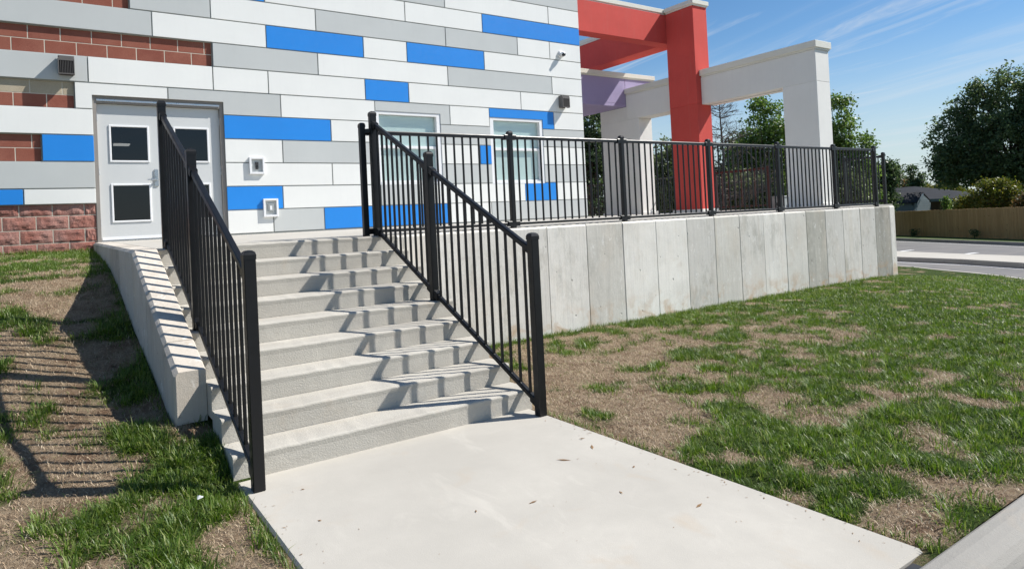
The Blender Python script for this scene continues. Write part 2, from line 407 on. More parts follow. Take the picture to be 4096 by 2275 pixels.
def m_leaf(name, cols, trans=0.35, nscale=2.2, gloss=0.35):
    k = NT(name); out = [n for n in k.t.nodes if n.type == 'OUTPUT_MATERIAL'][0]
    at = k.n('ShaderNodeAttribute'); at.attribute_name = 'tone'
    w = k.world(); c = k.mix(k.rng(k.noise(w, nscale, 3, 0.6), 0.3, 0.7), cols[0], cols[1])
    c = k.mix(k.rng(at.outputs['Fac'], 0.35, 1.0, 0, 1), c, cols[2])
    k.col(c); k.rough(0.45); k.spec(gloss)
    tr = k.n('ShaderNodeBsdfTranslucent'); hs = k.n('ShaderNodeHueSaturation'); hs.inputs['Value'].default_value = 1.5; hs.inputs['Saturation'].default_value = 1.1
    k.l(c, hs.inputs['Color']); k.l(hs.outputs[0], tr.inputs['Color'])
    mx = k.n('ShaderNodeMixShader'); mx.inputs[0].default_value = trans
    k.l(k.b.outputs[0], mx.inputs[1]); k.l(tr.outputs[0], mx.inputs[2]); k.l(mx.outputs[0], out.inputs[0]); return k.m
M['grass'] = m_leaf('grass_blade', ((0.066, 0.124, 0.014), (0.112, 0.188, 0.024), (0.29, 0.33, 0.10)), 0.35, 1.6, 0.45)
M['straw'] = m_leaf('straw_blade', ((0.31, 0.22, 0.14), (0.46, 0.355, 0.24), (0.64, 0.54, 0.39)), 0.10, 6, 0.15)
M['leaf_a'] = m_leaf('leaf_mid_green', ((0.065, 0.118, 0.024), (0.105, 0.178, 0.038), (0.19, 0.26, 0.07)), 0.38, 0.5)
M['leaf_dark'] = m_leaf('leaf_dark_green', ((0.034, 0.062, 0.026), (0.060, 0.096, 0.036), (0.110, 0.150, 0.062)), 0.36, 0.5)
M['leaf_maple'] = m_leaf('leaf_maple', ((0.055, 0.092, 0.040), (0.092, 0.135, 0.054), (0.165, 0.205, 0.090)), 0.42, 0.5)
M['leaf_pale'] = m_leaf('leaf_pale_green', ((0.070, 0.105, 0.035), (0.115, 0.155, 0.055), (0.24, 0.27, 0.15)), 0.3, 0.8)
M['leaf_yellow'] = m_leaf('leaf_yellow_green', ((0.060, 0.090, 0.016), (0.125, 0.150, 0.026), (0.21, 0.19, 0.040)), 0.3, 0.7)
M['leaf_autumn'] = m_leaf('leaf_autumn', ((0.055, 0.068, 0.022), (0.11, 0.10, 0.035), (0.20, 0.11, 0.055)), 0.3, 0.7)
M['bark'] = paint('bark', (0.085, 0.068, 0.052), 0.9, 0.2, 0.7, 30, 0.2)
M['bark_grey'] = paint('bark_grey', (0.145, 0.120, 0.105), 0.9, 0.2, 0.6, 40, 0.2)
M['litter'] = m_leaf('leaf_litter', ((0.26, 0.15, 0.075), (0.36, 0.24, 0.13), (0.18, 0.10, 0.055)), 0.2, 9, 0.2)
M['plastic_white'] = paint('plastic_white', (0.78, 0.78, 0.77), 0.35, 0.02)
M['lens'] = paint('lens_black', (0.01, 0.01, 0.012), 0.08, 0.02, spec=0.7)
M['maroon'] = paint('maroon_bounce', (0.032, 0.009, 0.008), 0.5, 0.08)  # black railing with red bounce off the column put in its colour
M['siding'] = paint('siding_bluegrey', (0.10, 0.13, 0.145), 0.6, 0.05)  # light siding, darkened in the colour for the shade of the trees
M['shingle'] = paint('shingle_dark', (0.022, 0.024, 0.029), 0.9, 0.25, 0.8, 30, 0.2)
M['fascia'] = paint('fascia_blue', (0.12, 0.165, 0.21), 0.5, 0.05)
M['housebrick'] = paint('house_brick', (0.085, 0.060, 0.045), 0.9, 0.2, 0.6, 40, 0.2)
M['cabinet'] = paint('cabinet_grey', (0.27, 0.29, 0.29), 0.6, 0.06)
def m_wood():
    k = NT('fence_wood'); oi = k.n('ShaderNodeObjectInfo')
    g = k.noise(k.world((9, 9, 0.7), rand=60), 2.0, 6, 0.65, 0.4)
    c = k.mix(k.rng(oi.outputs['Random'], 0, 1), (0.42, 0.275, 0.125), (0.53, 0.36, 0.175))
    c = k.mix(k.rng(g, 0.35, 0.7), c, (0.34, 0.215, 0.098))
    vo = k.n('ShaderNodeTexVoronoi'); vo.inputs['Scale'].default_value = 3.2; k.l(k.world((1, 1, 0.9)), vo.inputs['Vector'])
    c = k.mix(k.rng(vo.outputs['Distance'], 0.06, 0.13, 0.75, 0), c, (0.06, 0.035, 0.018))
    k.col(c); k.rough(0.8); k.spec(0.2); k.bump(g, 0.3, 0.004); return k.m
M['wood'] = m_wood()

# ================================================================== ground, road, paving
LX = np.array([-40, -13, -11.5, -10.6, -10.02, -9.78])
def road_z(x):
    x = np.asarray(x, float); g = -2.05 - 0.022 * (x - 10.5)
    return np.where(x < -2, -1.54, np.where(x > 10.5, g, -1.54 + (x + 2) / 12.5 * (-0.51)))
def lawn_edge_x(y): return np.interp(y, [-12, -10.45, -10, -8, -5.94, -4.75, -3.68, -2.54, -1.7, 4], [-3, -2, 1, 5.2, 7.68, 8.95, 9.72, 10.7, 11.2, 14])
def left_z(y): return np.interp(y, [-12, -8.2, -7.6, -7.03, -6.68, -6.24, -5.46, -4.13, -3.2, -1.2, 0.3], [-1.42, -1.405, -1.33, -1.20, -1.15, -1.00, -0.74, -0.47, -0.32, -0.20, -0.13])
def lawn_z(x, y):
    x = np.asarray(x, float); y = np.asarray(y, float)
    xb = lawn_edge_x(y); xs = np.minimum(1.5, xb - 6); t = np.clip((x - xs) / (xb - xs), 0, 1); t = t * t * (3 - 2 * t)
    zr = -1.397 * (1 - t) + (road_z(xb) + 0.05) * t
    zr = np.where(x > xb, road_z(x) - 0.25, zr)
    z = np.where(x < -8.7, left_z(y), zr)
    z = z + (fbm(x * 2.2, y * 2.2, 5, 3) - 0.5) * 0.035 + (fbm(x * 9, y * 9, 9, 2) - 0.5) * 0.018
    near = ((np.abs(x + 7.645) < 0.16) | (np.abs(x + 9.78) < 0.12)) & (y < -7.7)
    z = np.where(near, np.minimum(z, ZS - 0.014), z)
    z = np.where((x > -10.3) & (x < -9.6) & (y < -6.9), np.minimum(z, np.interp(y, [-8.0, -7.75, -7.4, -7.05, -6.9], [ZS - .014, ZS - .014, -1.27, -1.15, -1.12]) + np.clip(-9.85 - x, 0, .5) * .35), z)
    mid = (x > -9.70) & (x < -7.70); z = np.where(mid, -1.50, z)
    z = np.where((x > -9.95) & (y > -6.9) & (x < -8), -1.5, z)
    return z
GPTS = [(-7.6, -10.2, .12, .35), (-7.43, -9.57, .85, .5), (-6.79, -9.63, .92, .6), (-6.0, -9.7, .85, .7), (-7.26, -7.76, .10, .5), (-6.3, -7.33, .12, .5),
        (-5.1, -6.9, .16, .6), (-5.1, -5.9, .42, .25), (-4.1, -5.6, .8, .3), (-5.43, -7.77, .72, .5), (-4.83, -8.39, .72, .6), (-3.75, -8.75, .8, .8), (-4.3, -9.5, .8, .5),
        (-5.2, -9.84, .3, .4), (-0.7, -6.8, .85, 1.2), (-3.66, -7.45, .30, .6), (-6.45, -7.92, .62, .22), (-6.7, -8.72, .22, .3), (-7.47, -8.73, .10, .35), (-6.5, -8.47, .6, .2),
        (-6.69, -6.93, .12, .4), (-1.1, -8.3, .75, 1.2), (3, -6, .85, 2.5), (7, -5, .85, 3), (-6.8, -6.0, .35, .3), (-2.5, -6.2, .7, .7),
        (-10.22, -7.73, .62, .3), (-9.93, -7.3, .95, .3), (-9.99, -8.45, .45, .35), (-10.48, -8.33, .28, .4), (-10.6, -7.5, .2, .3), (-10.76, -6.6, .12, .5), (-10.9, -5.6, .12, .5), (-10.5, -5.2, .10, .4),
        (-10.2, -6.3, .85, .25), (-10.15, -5.2, .8, .18), (-10.15, -4.3, .6, .15), (-10.6, -3.4, .2, .6), (-10.8, -1.6, .8, .8), (-10.4, -0.7, .92, .6), (-11.6, -1.0, .85, .9), (-10.92, -4.9, .55, .14), (-10.45, -4.2, .4, .2), (-10.9, -9.6, .3, .8), (-10.2, -9.5, .5, .6)]
def green(x, y):
    x = np.asarray(x, float); y = np.asarray(y, float); w = np.full(x.shape, 0.02); s = w * 0.6
    for px, py, v, sg in GPTS:
        k = np.exp(-((x - px) ** 2 + (y - py) ** 2) / (2 * sg * sg)) * (1.0 if sg > 0.3 else 2.0); w = w + k; s = s + k * v
    base = s / w
    cl = fbm(x * 4.2 + 3, y * 4.2 + 7, 21, 4)
    g = 0.475 + np.clip((x + 6.0) * .05, 0, .12) + (cl - 0.5) * 3.3 + (base - 0.5) * 1.15
    return np.clip(g, 0, 1)
def grid_mesh(name, xs, ys, zf):
    X, Y = np.meshgrid(xs, ys); Z = zf(X, Y); nx, ny = len(xs), len(ys)
    v = np.stack([X.ravel(), Y.ravel(), Z.ravel()], 1)
    i = (np.arange(ny - 1)[:, None] * nx + np.arange(nx - 1)[None]).ravel()
    f = np.stack([i, i + 1, i + 1 + nx, i + nx], 1)
    m = bpy.data.meshes.new(name); m.vertices.add(len(v)); m.vertices.foreach_set('co', v.ravel())
    m.loops.add(f.size); m.loops.foreach_set('vertex_index', f.ravel().astype(np.int32))
    m.polygons.add(len(f)); m.polygons.foreach_set('loop_start', np.arange(0, f.size, 4, dtype=np.int32))
    m.update(); m.validate(); return m, X.ravel(), Y.ravel()
xs = np.unique(np.concatenate([np.arange(-18, -12, 0.5), np.arange(-12, -9.8, 0.05), [-9.80, -9.785, -9.70, -9.0, -8.3, -7.70, -7.655], np.arange(-7.6, -2, 0.05), np.arange(-2, 4, 0.10), np.arange(4, 15.1, 0.2)]))
ys = np.unique(np.concatenate([np.arange(-10.43, -5.0, 0.05), np.arange(-5.0, 0.3, 0.08), np.arange(0.5, 4.6, 0.5)]))
lm, gx, gy = grid_mesh('lawn', xs, ys, lawn_z)
ga = lm.attributes.new('green', 'FLOAT', 'POINT'); ga.data.foreach_set('value', green(gx, gy).astype(np.float32))
lm.materials.append(M['lawn']); lawn = obj('lawn', lm, smooth=True); tag(lawn, kind='structure')
for p in lm.polygons: p.use_smooth = True
fm = mesh_from('terrain', [(-900, -900, -3.05), (900, -900, -3.05), (900, 900, -3.05), (-900, 900, -3.05)], [(0, 1, 2, 3)])
tag(obj('terrain', fm, M['far_ground']), kind='structure')
rx = np.unique(np.concatenate([[-60, -30], np.arange(-20, 46, 2.0), [-2, 10.5]])); ry = np.unique(np.concatenate([[-45, -30], np.arange(-22, 31, 2.0)]))
rm, _, _ = grid_mesh('road', rx, ry, lambda x, y: road_z(x))
tag(obj('road', rm, M['asphalt']), kind='structure')

# sidewalk, kerb and landing
m = MB().box(-9.775, -7.645, -10.385, -7.60, ZS - 0.12, ZS, 0.012).me()
tag(obj('sidewalk', m, M['slab']), kind='structure')
prof = [(-10.44, ZS - 0.3), (-10.44, ZS - 0.004), (-10.455, ZS + 0.006), (-10.50, ZS + 0.010), (-10.545, ZS + 0.002), (-10.58, ZS - 0.016), (-10.605, ZS - 0.042), (-10.62, ZS - 0.075), (-10.632, ZS - 0.145), (-11.05, ZS - 0.135), (-11.05, ZS - 0.3)]
tag(obj('kerb', MB().prism(prof, 'x', -30, -1.9).me(), M['curb']), kind='structure')
ky = np.concatenate([np.linspace(-10.45, -10, 5), np.linspace(-9.5, 3.5, 27)]); kx = lawn_edge_x(ky); mb = MB(); np_ = 6
for i_ in range(len(ky)):
    t_ = Vector((kx[min(i_ + 1, len(kx) - 1)] - kx[max(i_ - 1, 0)], ky[min(i_ + 1, len(ky) - 1)] - ky[max(i_ - 1, 0)], 0)).normalized(); n_ = Vector((t_.y, -t_.x, 0)); z_ = float(road_z(kx[i_]))
    for (o_, h_) in ((-.10, -.2), (-.10, .055), (-.02, .06), (.04, .045), (.08, .0), (.09, -.2)): mb.v.append((kx[i_] + n_.x * o_, ky[i_] + n_.y * o_, z_ + h_))
for i_ in range(len(ky) - 1):
    for j_ in range(np_ - 1): mb.f.append((i_ * np_ + j_, i_ * np_ + j_ + 1, (i_ + 1) * np_ + j_ + 1, (i_ + 1) * np_ + j_))
tag(obj('kerb', mb.me(), M['slab']), kind='structure')
tag(obj('expansion_joint', bxm(-9.775, -7.645, -10.438, -10.388, ZS - 0.2, ZS - 0.022), M['lamp_dark']), kind='structure')
def slab_z(y): return Z0 + 0.002 + (y + 5.44) / 5.44 * 0.045
lv = MB()
lv.prism([(-5.25, -1.7), (-5.25, slab_z(-5.25)), (0.03, slab_z(0.03)), (0.03, -1.7)], 'x', -9.872, 2.78)
landing = obj('landing', lv.me(), M['slab']); tag(landing, kind='structure')
lv = MB(); lv.box(2.983, 4.75, -4.6, 0.03, -1.7, -0.052); lv.box(4.752, 7.5, -3.0, 10, -1.7, -0.050); lv.box(0.2, 4.748, 0.034, 10, -1.7, -0.048)
tag(obj('forecourt', lv.me(), M['slab']), kind='structure')

# parking area on the right
def strip(name, pts_a, pts_b, dz, mat, thick=0.0):
    v = [(p[0], p[1], p[2] + dz) for p in pts_a] + [(p[0], p[1], p[2] + dz) for p in pts_b]; n = len(pts_a)
    f = [(i, i + 1, n + i + 1, n + i) for i in range(n - 1)]
    if thick:
        v += [(p[0], p[1], p[2] + dz - thick) for p in pts_a] + [(p[0], p[1], p[2] + dz - thick) for p in pts_b]
        f += [(2 * n + i, 2 * n + i + 1, i + 1, i) for i in range(n - 1)] + [(n + i, n + i + 1, 3 * n + i + 1, 3 * n + i) for i in range(n - 1)]
        f += [(0, n, 3 * n, 2 * n), (n - 1, 3 * n - 1, 4 * n - 1, 2 * n - 1)]
    mm = mesh_from(name, v, f)
    return tag(obj(name, mm, mat), kind='structure')
def rz(x): return float(road_z(x))
def ext(pts, a=14, b=14):
    p0, p1 = Vector(pts[0]), Vector(pts[1]); q0, q1 = Vector(pts[-2]), Vector(pts[-1])
    e0 = p0 + (p0 - p1).normalized() * a; e1 = q1 + (q1 - q0).normalized() * b
    return [tuple(e0)] + list(pts) + [tuple(e1)]
def on_road(pts): return [(x, y, rz(x)) for x, y in pts]
near = ext([(13.37, -0.68), (12.84, -2.77), (11.8, -4.66)], 16, 12)
isl_f = ext([(13.75, -0.52), (13.2, -2.63), (12.15, -4.55)], 16, 12)
isl_b = ext([(17.6, 1.25), (16.45, -1.4), (15.75, -3.4)], 16, 12)
strip('road_edge_line', on_road(near), on_road([(x + 0.26, y + 0.08) for x, y in near]), 0.006, M['line'])
strip('traffic_island', on_road(isl_f), on_road(isl_b), 0.165, M['slab'], 0.3)
strip('kerb', on_road([(x - 0.02, y - 0.01) for x, y in isl_f]), on_road([(x + 0.16, y + 0.06) for x, y in isl_f]), 0.168, M['curb'], 0.3)
for (x0, y0, x1, y1) in ((19.2, 2.36, 21.86, 2.57), (17.2, -0.56, 20.32, -0.47), (15.6, -3.4, 18.9, -3.3)):
    strip('parking_line', on_road([(x0, y0 - 0.10), (x1, y1 - 0.10)]), on_road([(x0, y0 + 0.10), (x1, y1 + 0.10)]), 0.006, M['line'])
far_l = ext([(31.43, 7.62), (28.24, 3.05), (26.27, 0.55)], 14, 12)
strip('road_edge_line', on_road(far_l), on_road([(x + 0.17, y + 0.05) for x, y in far_l]), 0.006, M['line'])
far_c = ext([(33.4, 8.6), (29.8, 3.8), (27.3, 0.55)], 14, 12); far_b = [(x + 3.2, y - 0.4) for x, y in far_c]
strip('kerb', on_road(far_c), on_road([(x + 0.17, y - 0.05) for x, y in far_c]), 0.16, M['curb'], 0.4)
strip('verge', on_road([(x + 0.17, y - 0.05) for x, y in far_c]), on_road([(x + 30, y - 4) for x, y in far_c]), 0.15, M['far_ground'])

# ================================================================== concrete stairs
stairs = empty('concrete_stairs', ((SXL + SXR) / 2, -6.6, ZS), 'flight of nine broad light grey concrete steps up to the landing', 'stairs')
rng = random.Random(4)
for i in range(9):
    yn = Y0 - i * T; yb = (Y0 - (i - 1) * T - 0.002) if i else -5.252; zt = Z0 - i * H; zb = zt - H - (0.06 if i < 8 else 0.05)
    if i == 0: zb = -1.6
    r = 0.017
    poly = [(yn + 0.004, zb)] + [(yn + 0.004, zt - r - 0.03), (yn, zt - r)]
    poly += [(yn + r - r * math.cos(a), zt - r + r * math.sin(a)) for a in (0.35, 0.75, 1.15, 1.57)]
    poly += [(yb, zt), (yb, zb)]
    xl = -9.88 if i <= 5 else SXL; nseg = 34
    mb = MB(); xsx = [xl + (SXR - xl) * j / nseg for j in range(nseg + 1)]; n = len(poly)
    for x in xsx:
        j1, j2 = rng.uniform(-0.0007, 0.0007), rng.uniform(-0.0028, 0.0028)
        for (a, b) in poly: mb.v.append((x, a + (j1 if a < yn + 0.03 else 0), b + (j2 if a < yn + 0.03 and b > zt - 0.03 else 0)))
    for j in range(nseg):
        for a in range(n): mb.f.append((j * n + a, j * n + (a + 1) % n, (j + 1) * n + (a + 1) % n, (j + 1) * n + a))
    mb.f.append(tuple(range(n))[::-1]); mb.f.append(tuple(nseg * n + a for a in range(n)))
    child('step', mb.me(), M['riser'], stairs)

# ================================================================== retaining wall
wall = empty('retaining_wall', (-2.3, YW + 0.1, -1.4), 'long board-marked grey concrete retaining wall between landing and lawn', 'retaining wall')
WX = [-7.618, -7.55, -6.886, -6.25, -5.619, -4.983, -4.347, -3.714, -3.075, -2.462, -1.868, -1.261, -0.669, -0.064, 0.523, 1.089, 1.674, 2.221, 2.782, 2.98]
rng = random.Random(11)
for a, b in zip(WX[:-1], WX[1:]):
    o = rng.uniform(-0.003, 0.003); nz = 10; mb = MB()
    zt = -0.074
    # front face with slightly uneven vertical seams and a ragged top arris
    cols = [a + 0.0015, a + 0.008, b - 0.008, b - 0.0015] if b - a > 0.1 else [a + .0015, a + .006, b - .006, b - .0015]
    zsq = [-1.75] + list(np.linspace(-1.4, zt - 0.022, nz)) + [zt - 0.008, zt]
    idx = []
    for zi, z in enumerate(zsq):
        row = []
        for ci, x in enumerate(cols):
            ed = ci in (0, 3); y = YW + o + (0.007 if ed else 0) + (0.008 if zi == len(zsq) - 2 else 0) + (0.02 if zi == len(zsq) - 1 else 0) + (rng.uniform(-0.003, 0.003) if zi >= len(zsq) - 3 else 0)
            row.append(len(mb.v)); mb.v.append((x + (rng.uniform(-0.0012, 0.0012) if ed else 0), y, z))
        idx.append(row)
    for zi in range(len(zsq) - 1):
        for ci in range(3): mb.f.append((idx[zi][ci], idx[zi][ci + 1], idx[zi + 1][ci + 1], idx[zi + 1][ci]))
    t = idx[-1]; bk = []
    for x in cols: bk.append(len(mb.v)); mb.v.append((x, -5.252, zt))
    for ci in range(3): mb.f.append((t[ci], t[ci + 1], bk[ci + 1], bk[ci]))
    for side, ci in ((0, 0), (1, 3)):
        l0 = len(mb.v); mb.v += [(cols[ci], -5.252, -1.75)]
        mb.f.append(tuple([r_[ci] for r_ in idx] + [bk[ci], l0])[::(1 if side == 0 else -1)])
    child('panel', mb.me(), M[{5: 'cwall_b', 9: 'cwall_b', 12: 'cwall_b', 13: 'cwall_c', 17: 'cwall_c'}.get(WX.index(a), 'cwall')], wall)
child('core', bxm(-7.61, 2.97, YW + 0.035, -5.256, -1.7, -0.09), M['cwall'], wall)
child('end_return', bxm(2.786, 2.979, -5.249, -4.602, -1.7, -0.074, c=0.006), M['cwall'], wall)

cheek = empty('stair_side_wall', (-9.95, -3.5, -1.2), 'low concrete side wall sloping down along the left edge of the steps', 'side wall')
def cxl(y): return float(np.interp(y, [-6.98, -5.45, 0], [-9.985, -10.068, -10.112]))
def cxr(y): return float(np.interp(y, [-6.98, -5.45, 0], [-9.790, -9.874, -9.874]))
def czt(y): return slab_z(y) if y > -5.45 else slab_z(-5.45) - (-5.45 - y) * 0.5134
CY = [0.03, -0.6, -1.21, -1.82, -2.43, -3.04, -3.65, -4.26, -4.87, -5.45, -6.06, -6.67, -6.98]
rng = random.Random(3)
for a, b in zip(CY[:-1], CY[1:]):
    a -= 0.003; b += 0.003
    if b < -6.97: b = -6.98
    else: child('joint_fill', MB().box(cxl(b) + .022, cxr(b) - .004, b - .010, b + .004, -1.7, czt(b - .01) - .0015).me(), M['cheek'], cheek)
    mb = MB(); ring = []
    for y in (a, a - 0.009, b + 0.009, b):
        e = 0.012 if y in (a, b) else 0.0
        xl, xr, zt = cxl(y), cxr(y), czt(y); c = 0.026
        ring.append([(xl + e, y, -1.75), (xl + e, y, zt - c + rng.uniform(-.003, .003)), (xl + c + rng.uniform(-.003, .003), y, zt), (xr - 0.008, y, zt), (xr, y, zt - 0.008), (xr, y, -1.75)])
    for q in ring: mb.v += q
    for i in range(3):
        for j in range(5): mb.f.append((i * 6 + j, i * 6 + j + 1, i * 6 + 7 + j, i * 6 + 6 + j))
    mb.f.append((0, 1, 2, 3, 4, 5)); mb.f.append((23, 22, 21, 20, 19, 18))
    child('panel', mb.me(), M['cheek'], cheek)

# ================================================================== railings
PK = {}
def picket_mesh(h, w=0.0195):
    k = (round(h, 3), w)
    if k not in PK: PK[k] = bxm(-w / 2, w / 2, -w / 2, w / 2, 0, h, c=0.0025)
    return PK[k]
def post(parent, x, y, z0, z1, w=0.066):
    p = child('post', bxm(x - w / 2, x + w / 2, y - w / 2, y + w / 2, z0, z1 - 0.045, c=0.004), M['black'], parent)
    mb = MB(); e = w / 2 + 0.0018; z = z1 - 0.052
    rings = [(e, z), (e, z + 0.026), (e * 0.86, z + 0.040), (e * 0.55, z + 0.049), (0.004, z + 0.052)]
    for r_, zz in rings: mb.v += [(x - r_, y - r_, zz), (x + r_, y - r_, zz), (x + r_, y + r_, zz), (x - r_, y + r_, zz)]
    for i in range(4):
        for j in range(4): mb.f.append((i * 4 + j, i * 4 + (j + 1) % 4, i * 4 + 4 + (j + 1) % 4, i * 4 + 4 + j))
    mb.f += [(3, 2, 1, 0), (16, 17, 18, 19)]
    child('post_cap', mb.me(), M['black'], p)
    return p
def bracket(parent, x, y, z, dirv, slope):
    d = Vector(dirv).normalized(); mb = MB(); a = Vector((x, y, z)); b = a + Vector((d.x, d.y, slope)) * 0.055
    mb.bar(a, b, 0.056, 0.062); child('bracket', mb.me(), M['black'], parent)
def rail_section(parent, p, q, zt, zb, n, wpost=0.066, rw=0.040, rh=0.042, br=True, pw=0.0195, skip=0):
    """p, q: post centres (x, y); zt, zb: (z at p, z at q) for the rail centres"""
    P = Vector((p[0], p[1], 0)); Q = Vector((q[0], q[1], 0)); L = (Q - P).length; d = (Q - P) / L; e = wpost / 2
    def at(s, z): return P + d * s + Vector((0, 0, z[0] + (z[1] - z[0]) * s / L))
    child('top_rail', MB().bar(at(e, zt), at(L - e, zt), rw, rh).me(), M['black'], parent)
    child('bottom_rail', MB().bar(at(e, zb), at(L - e, zb), rw * 0.92, rh * 0.86).me(), M['black'], parent)
    if br:
        st = (zt[1] - zt[0]) / L
        for z in (zt, zb):
            a = at(e - 0.002, z); bracket(parent, a.x, a.y, a.z, d, st)
            a = at(L - e + 0.002, z); bracket(parent, a.x, a.y, a.z, -d, -st)
    h0 = zt[0] - zb[0]
    for i in range(n):
        s = L * (i + 1) / (n + 1); a = at(s, zb); hh = at(s, zt).z - a.z
        child_at('picket', picket_mesh(round(hh, 2), pw), M['black'], parent, (a.x, a.y, a.z))
def stair_rail(name, label, posts):
    r_ = empty(name, (posts[2][0], -6.6, ZS), label, 'railing', 'stair railings')
    for (x, y, z0, z1) in posts: post(r_, x, y, z0, z1, 0.066)
    def ztop(y): return 1.110 - (-5.37 - y) * 0.521
    def zbot(y): return 0.001 - (-5.37 - y) * 0.524
    for (a, b, n) in ((posts[0], posts[1], 10), (posts[1], posts[2], 12)):
        rail_section(r_, (a[0], a[1]), (b[0], b[1]), (ztop(a[1]), ztop(b[1])), (zbot(a[1]), zbot(b[1])), n, rh=0.044)
    return r_
stair_rail('stair_railing', 'black metal stair railing on the right side of the steps', [(-7.80, -5.37, Z0, 1.232), (-7.757, -6.47, Z0 - 4 * H, 0.692), (-7.69, -7.88, ZS, -0.060)])
stair_rail('stair_railing', 'black metal stair railing on the left side, in front of the double door', [(-9.786, -5.37, Z0, 1.225), (-9.744, -6.47, Z0 - 4 * H, 0.680), (-9.70, -7.895, ZS, -0.055)])
guard = empty('guard_railing', (-2.6, -5.303, -0.07), 'long black metal guard railing standing on top of the retaining wall', 'railing')
GX = [-7.895, -6.005, -4.145, -2.326, -0.552, 1.166, 2.61]
for x in GX: post(guard, x, -5.303, -0.074, 1.098 + (0.02 if x < -7.5 else 0), 0.058)
for a, b in zip(GX[:-1], GX[1:]):
    n = round((b - a) / 0.1145) - 1
    rail_section(guard, (a, -5.303), (b, -5.303), (1.018, 1.018), (-0.018, -0.018), n, wpost=0.058, rw=0.038, rh=0.042)
child('link_rail', MB().bar((-7.87, -5.31, 1.03), (-7.82, -5.36, 1.03), 0.036, 0.042).me(), M['black'], guard)
side = empty('guard_railing', (4.5, -4.1, -0.05), 'short black railing seen through the far end of the long guard railing', 'railing')
post(side, 4.55, -3.70, -0.052, 1.09, 0.058); post(side, 4.55, -4.55, -0.052, 1.09, 0.058)
rail_section(side, (4.55, -4.55), (4.55, -3.70), (1.0, 1.0), (0.03, 0.03), 7, wpost=0.058)
back = empty('guard_railing', (6.5, 5.5, -0.05), 'black railing in the shade behind the white and red portal columns', 'railing')
for y in (1.6, 3.4, 5.2, 7.0, 8.8): post(back, 6.5, y, -0.05, 1.17, 0.058)
for a in (1.6, 3.4, 5.2, 7.0): rail_section(back, (6.5, a), (6.5, a + 1.8), (1.12, 1.12), (0.04, 0.04), 15, wpost=0.058, br=False)
mr = empty('guardrail', (6.5, 0.3, -0.05), 'dark maroon gate tinted by painted red bounce, right of the red column, behind the guard railing', 'guardrail')  # section of the black railing, red light from the column in its colour
for y in (1.3, -0.5): child('rail_post', bxm(6.465, 6.535, y - 0.035, y + 0.035, -0.05, 1.17, c=0.004), M['maroon'], mr)
child('top_rail', bxm(6.47, 6.53, -0.46, 1.26, 1.08, 1.145, c=0.004), M['maroon'], mr); child('bottom_rail', bxm(6.475, 6.525, -0.46, 1.26, 0.03, 0.08, c=0.004), M['maroon'], mr)
pm = bxm(-0.012, 0.012, -0.012, 0.012, 0, 1.0)
for i in range(7): child_at('picket', pm, M['maroon'], mr, (6.5, -0.28 + i * 0.225, 0.08))
cab = empty('utility_cabinet', (7.05, -0.48, -0.05), 'low grey utility cabinet with round ports left of the white front column', 'cabinet')
child('body', bxm(6.85, 7.25, -0.72, -0.24, -0.05, 0.26, c=0.01), M['cabinet'], cab); child('lid', bxm(6.83, 7.27, -0.74, -0.22, 0.262, 0.30, c=0.008), M['cabinet'], cab)
for y in (-0.62, -0.50): child('port', MB().cyl((y, 0.07), 0.045, 'x', 6.82, 6.848).me(), M['lamp_dark'], cab)

# ================================================================== building
XL = -13.5
bld = empty('building', (-6.7, 0.2, 0), 'building clad in white, grey and blue panels with strips of red block', 'building')
OPEN = [(-10.05, -8.142, -0.3, 2.245), (-5.37, -3.92, 0.805, 2.245), (-2.69, -1.25, 0.795, 2.240)]
def cut(rect, holes):
    rs = [rect]
    for (hx0, hx1, hz0, hz1) in holes:
        out = []
        for (x0, x1, z0, z1) in rs:
            if hx1 <= x0 or hx0 >= x1 or hz1 <= z0 or hz0 >= z1: out.append((x0, x1, z0, z1)); continue
            if hx0 > x0: out.append((x0, hx0, z0, z1))
            if hx1 < x1: out.append((hx1, x1, z0, z1))
            a, b = max(x0, hx0), min(x1, hx1)
            if hz0 > z0: out.append((a, b, z0, hz0))
            if hz1 < z1: out.append((a, b, hz1, z1))
        rs = out
    return rs
ZT = 14 * R
mb = MB()
for (x0, x1, z0, z1) in cut((XL, 0.0 - 0.004, -1.7, ZT), OPEN): mb.box(x0, x1, 0.07, 0.20, z0, z1)
child('wall', mb.me(), M['joint'], bld)
KZ = [(XL - 1, -9.493, 9 * R, 10 * R), (XL - 1, -8.279, 7 * R, 8 * R), (XL - 1, -10.278, 5 * R, 6 * R), (XL - 1, -10.718, 3 * R, 4 * R), (XL - 1, -10.04, -3, 0.577)]
mb = MB()
for (x0, x1, z0, z1) in cut((XL, -0.008, 0.004, ZT), OPEN + KZ): mb.box(x0, x1, 0.016, 0.0695, z0, z1)
child('joint_backing', mb.me(), M['joint'], bld)
child('side_wall', bxm(-0.20, -0.006, 0.202, 11, -1.7, ZT), M['grey'], bld)
child('side_wall', bxm(XL, XL + 0.2, 0.202, 11, -1.7, ZT), M['grey'], bld)
child('rear_wall', bxm(XL, -0.006, 11.002, 11.2, -1.7, ZT), M['grey'], bld)
child('roof', bxm(XL - 0.05, 0.05, -0.03, 11.25, ZT + 0.002, ZT + 0.18, c=0.01), M['coping'], bld)
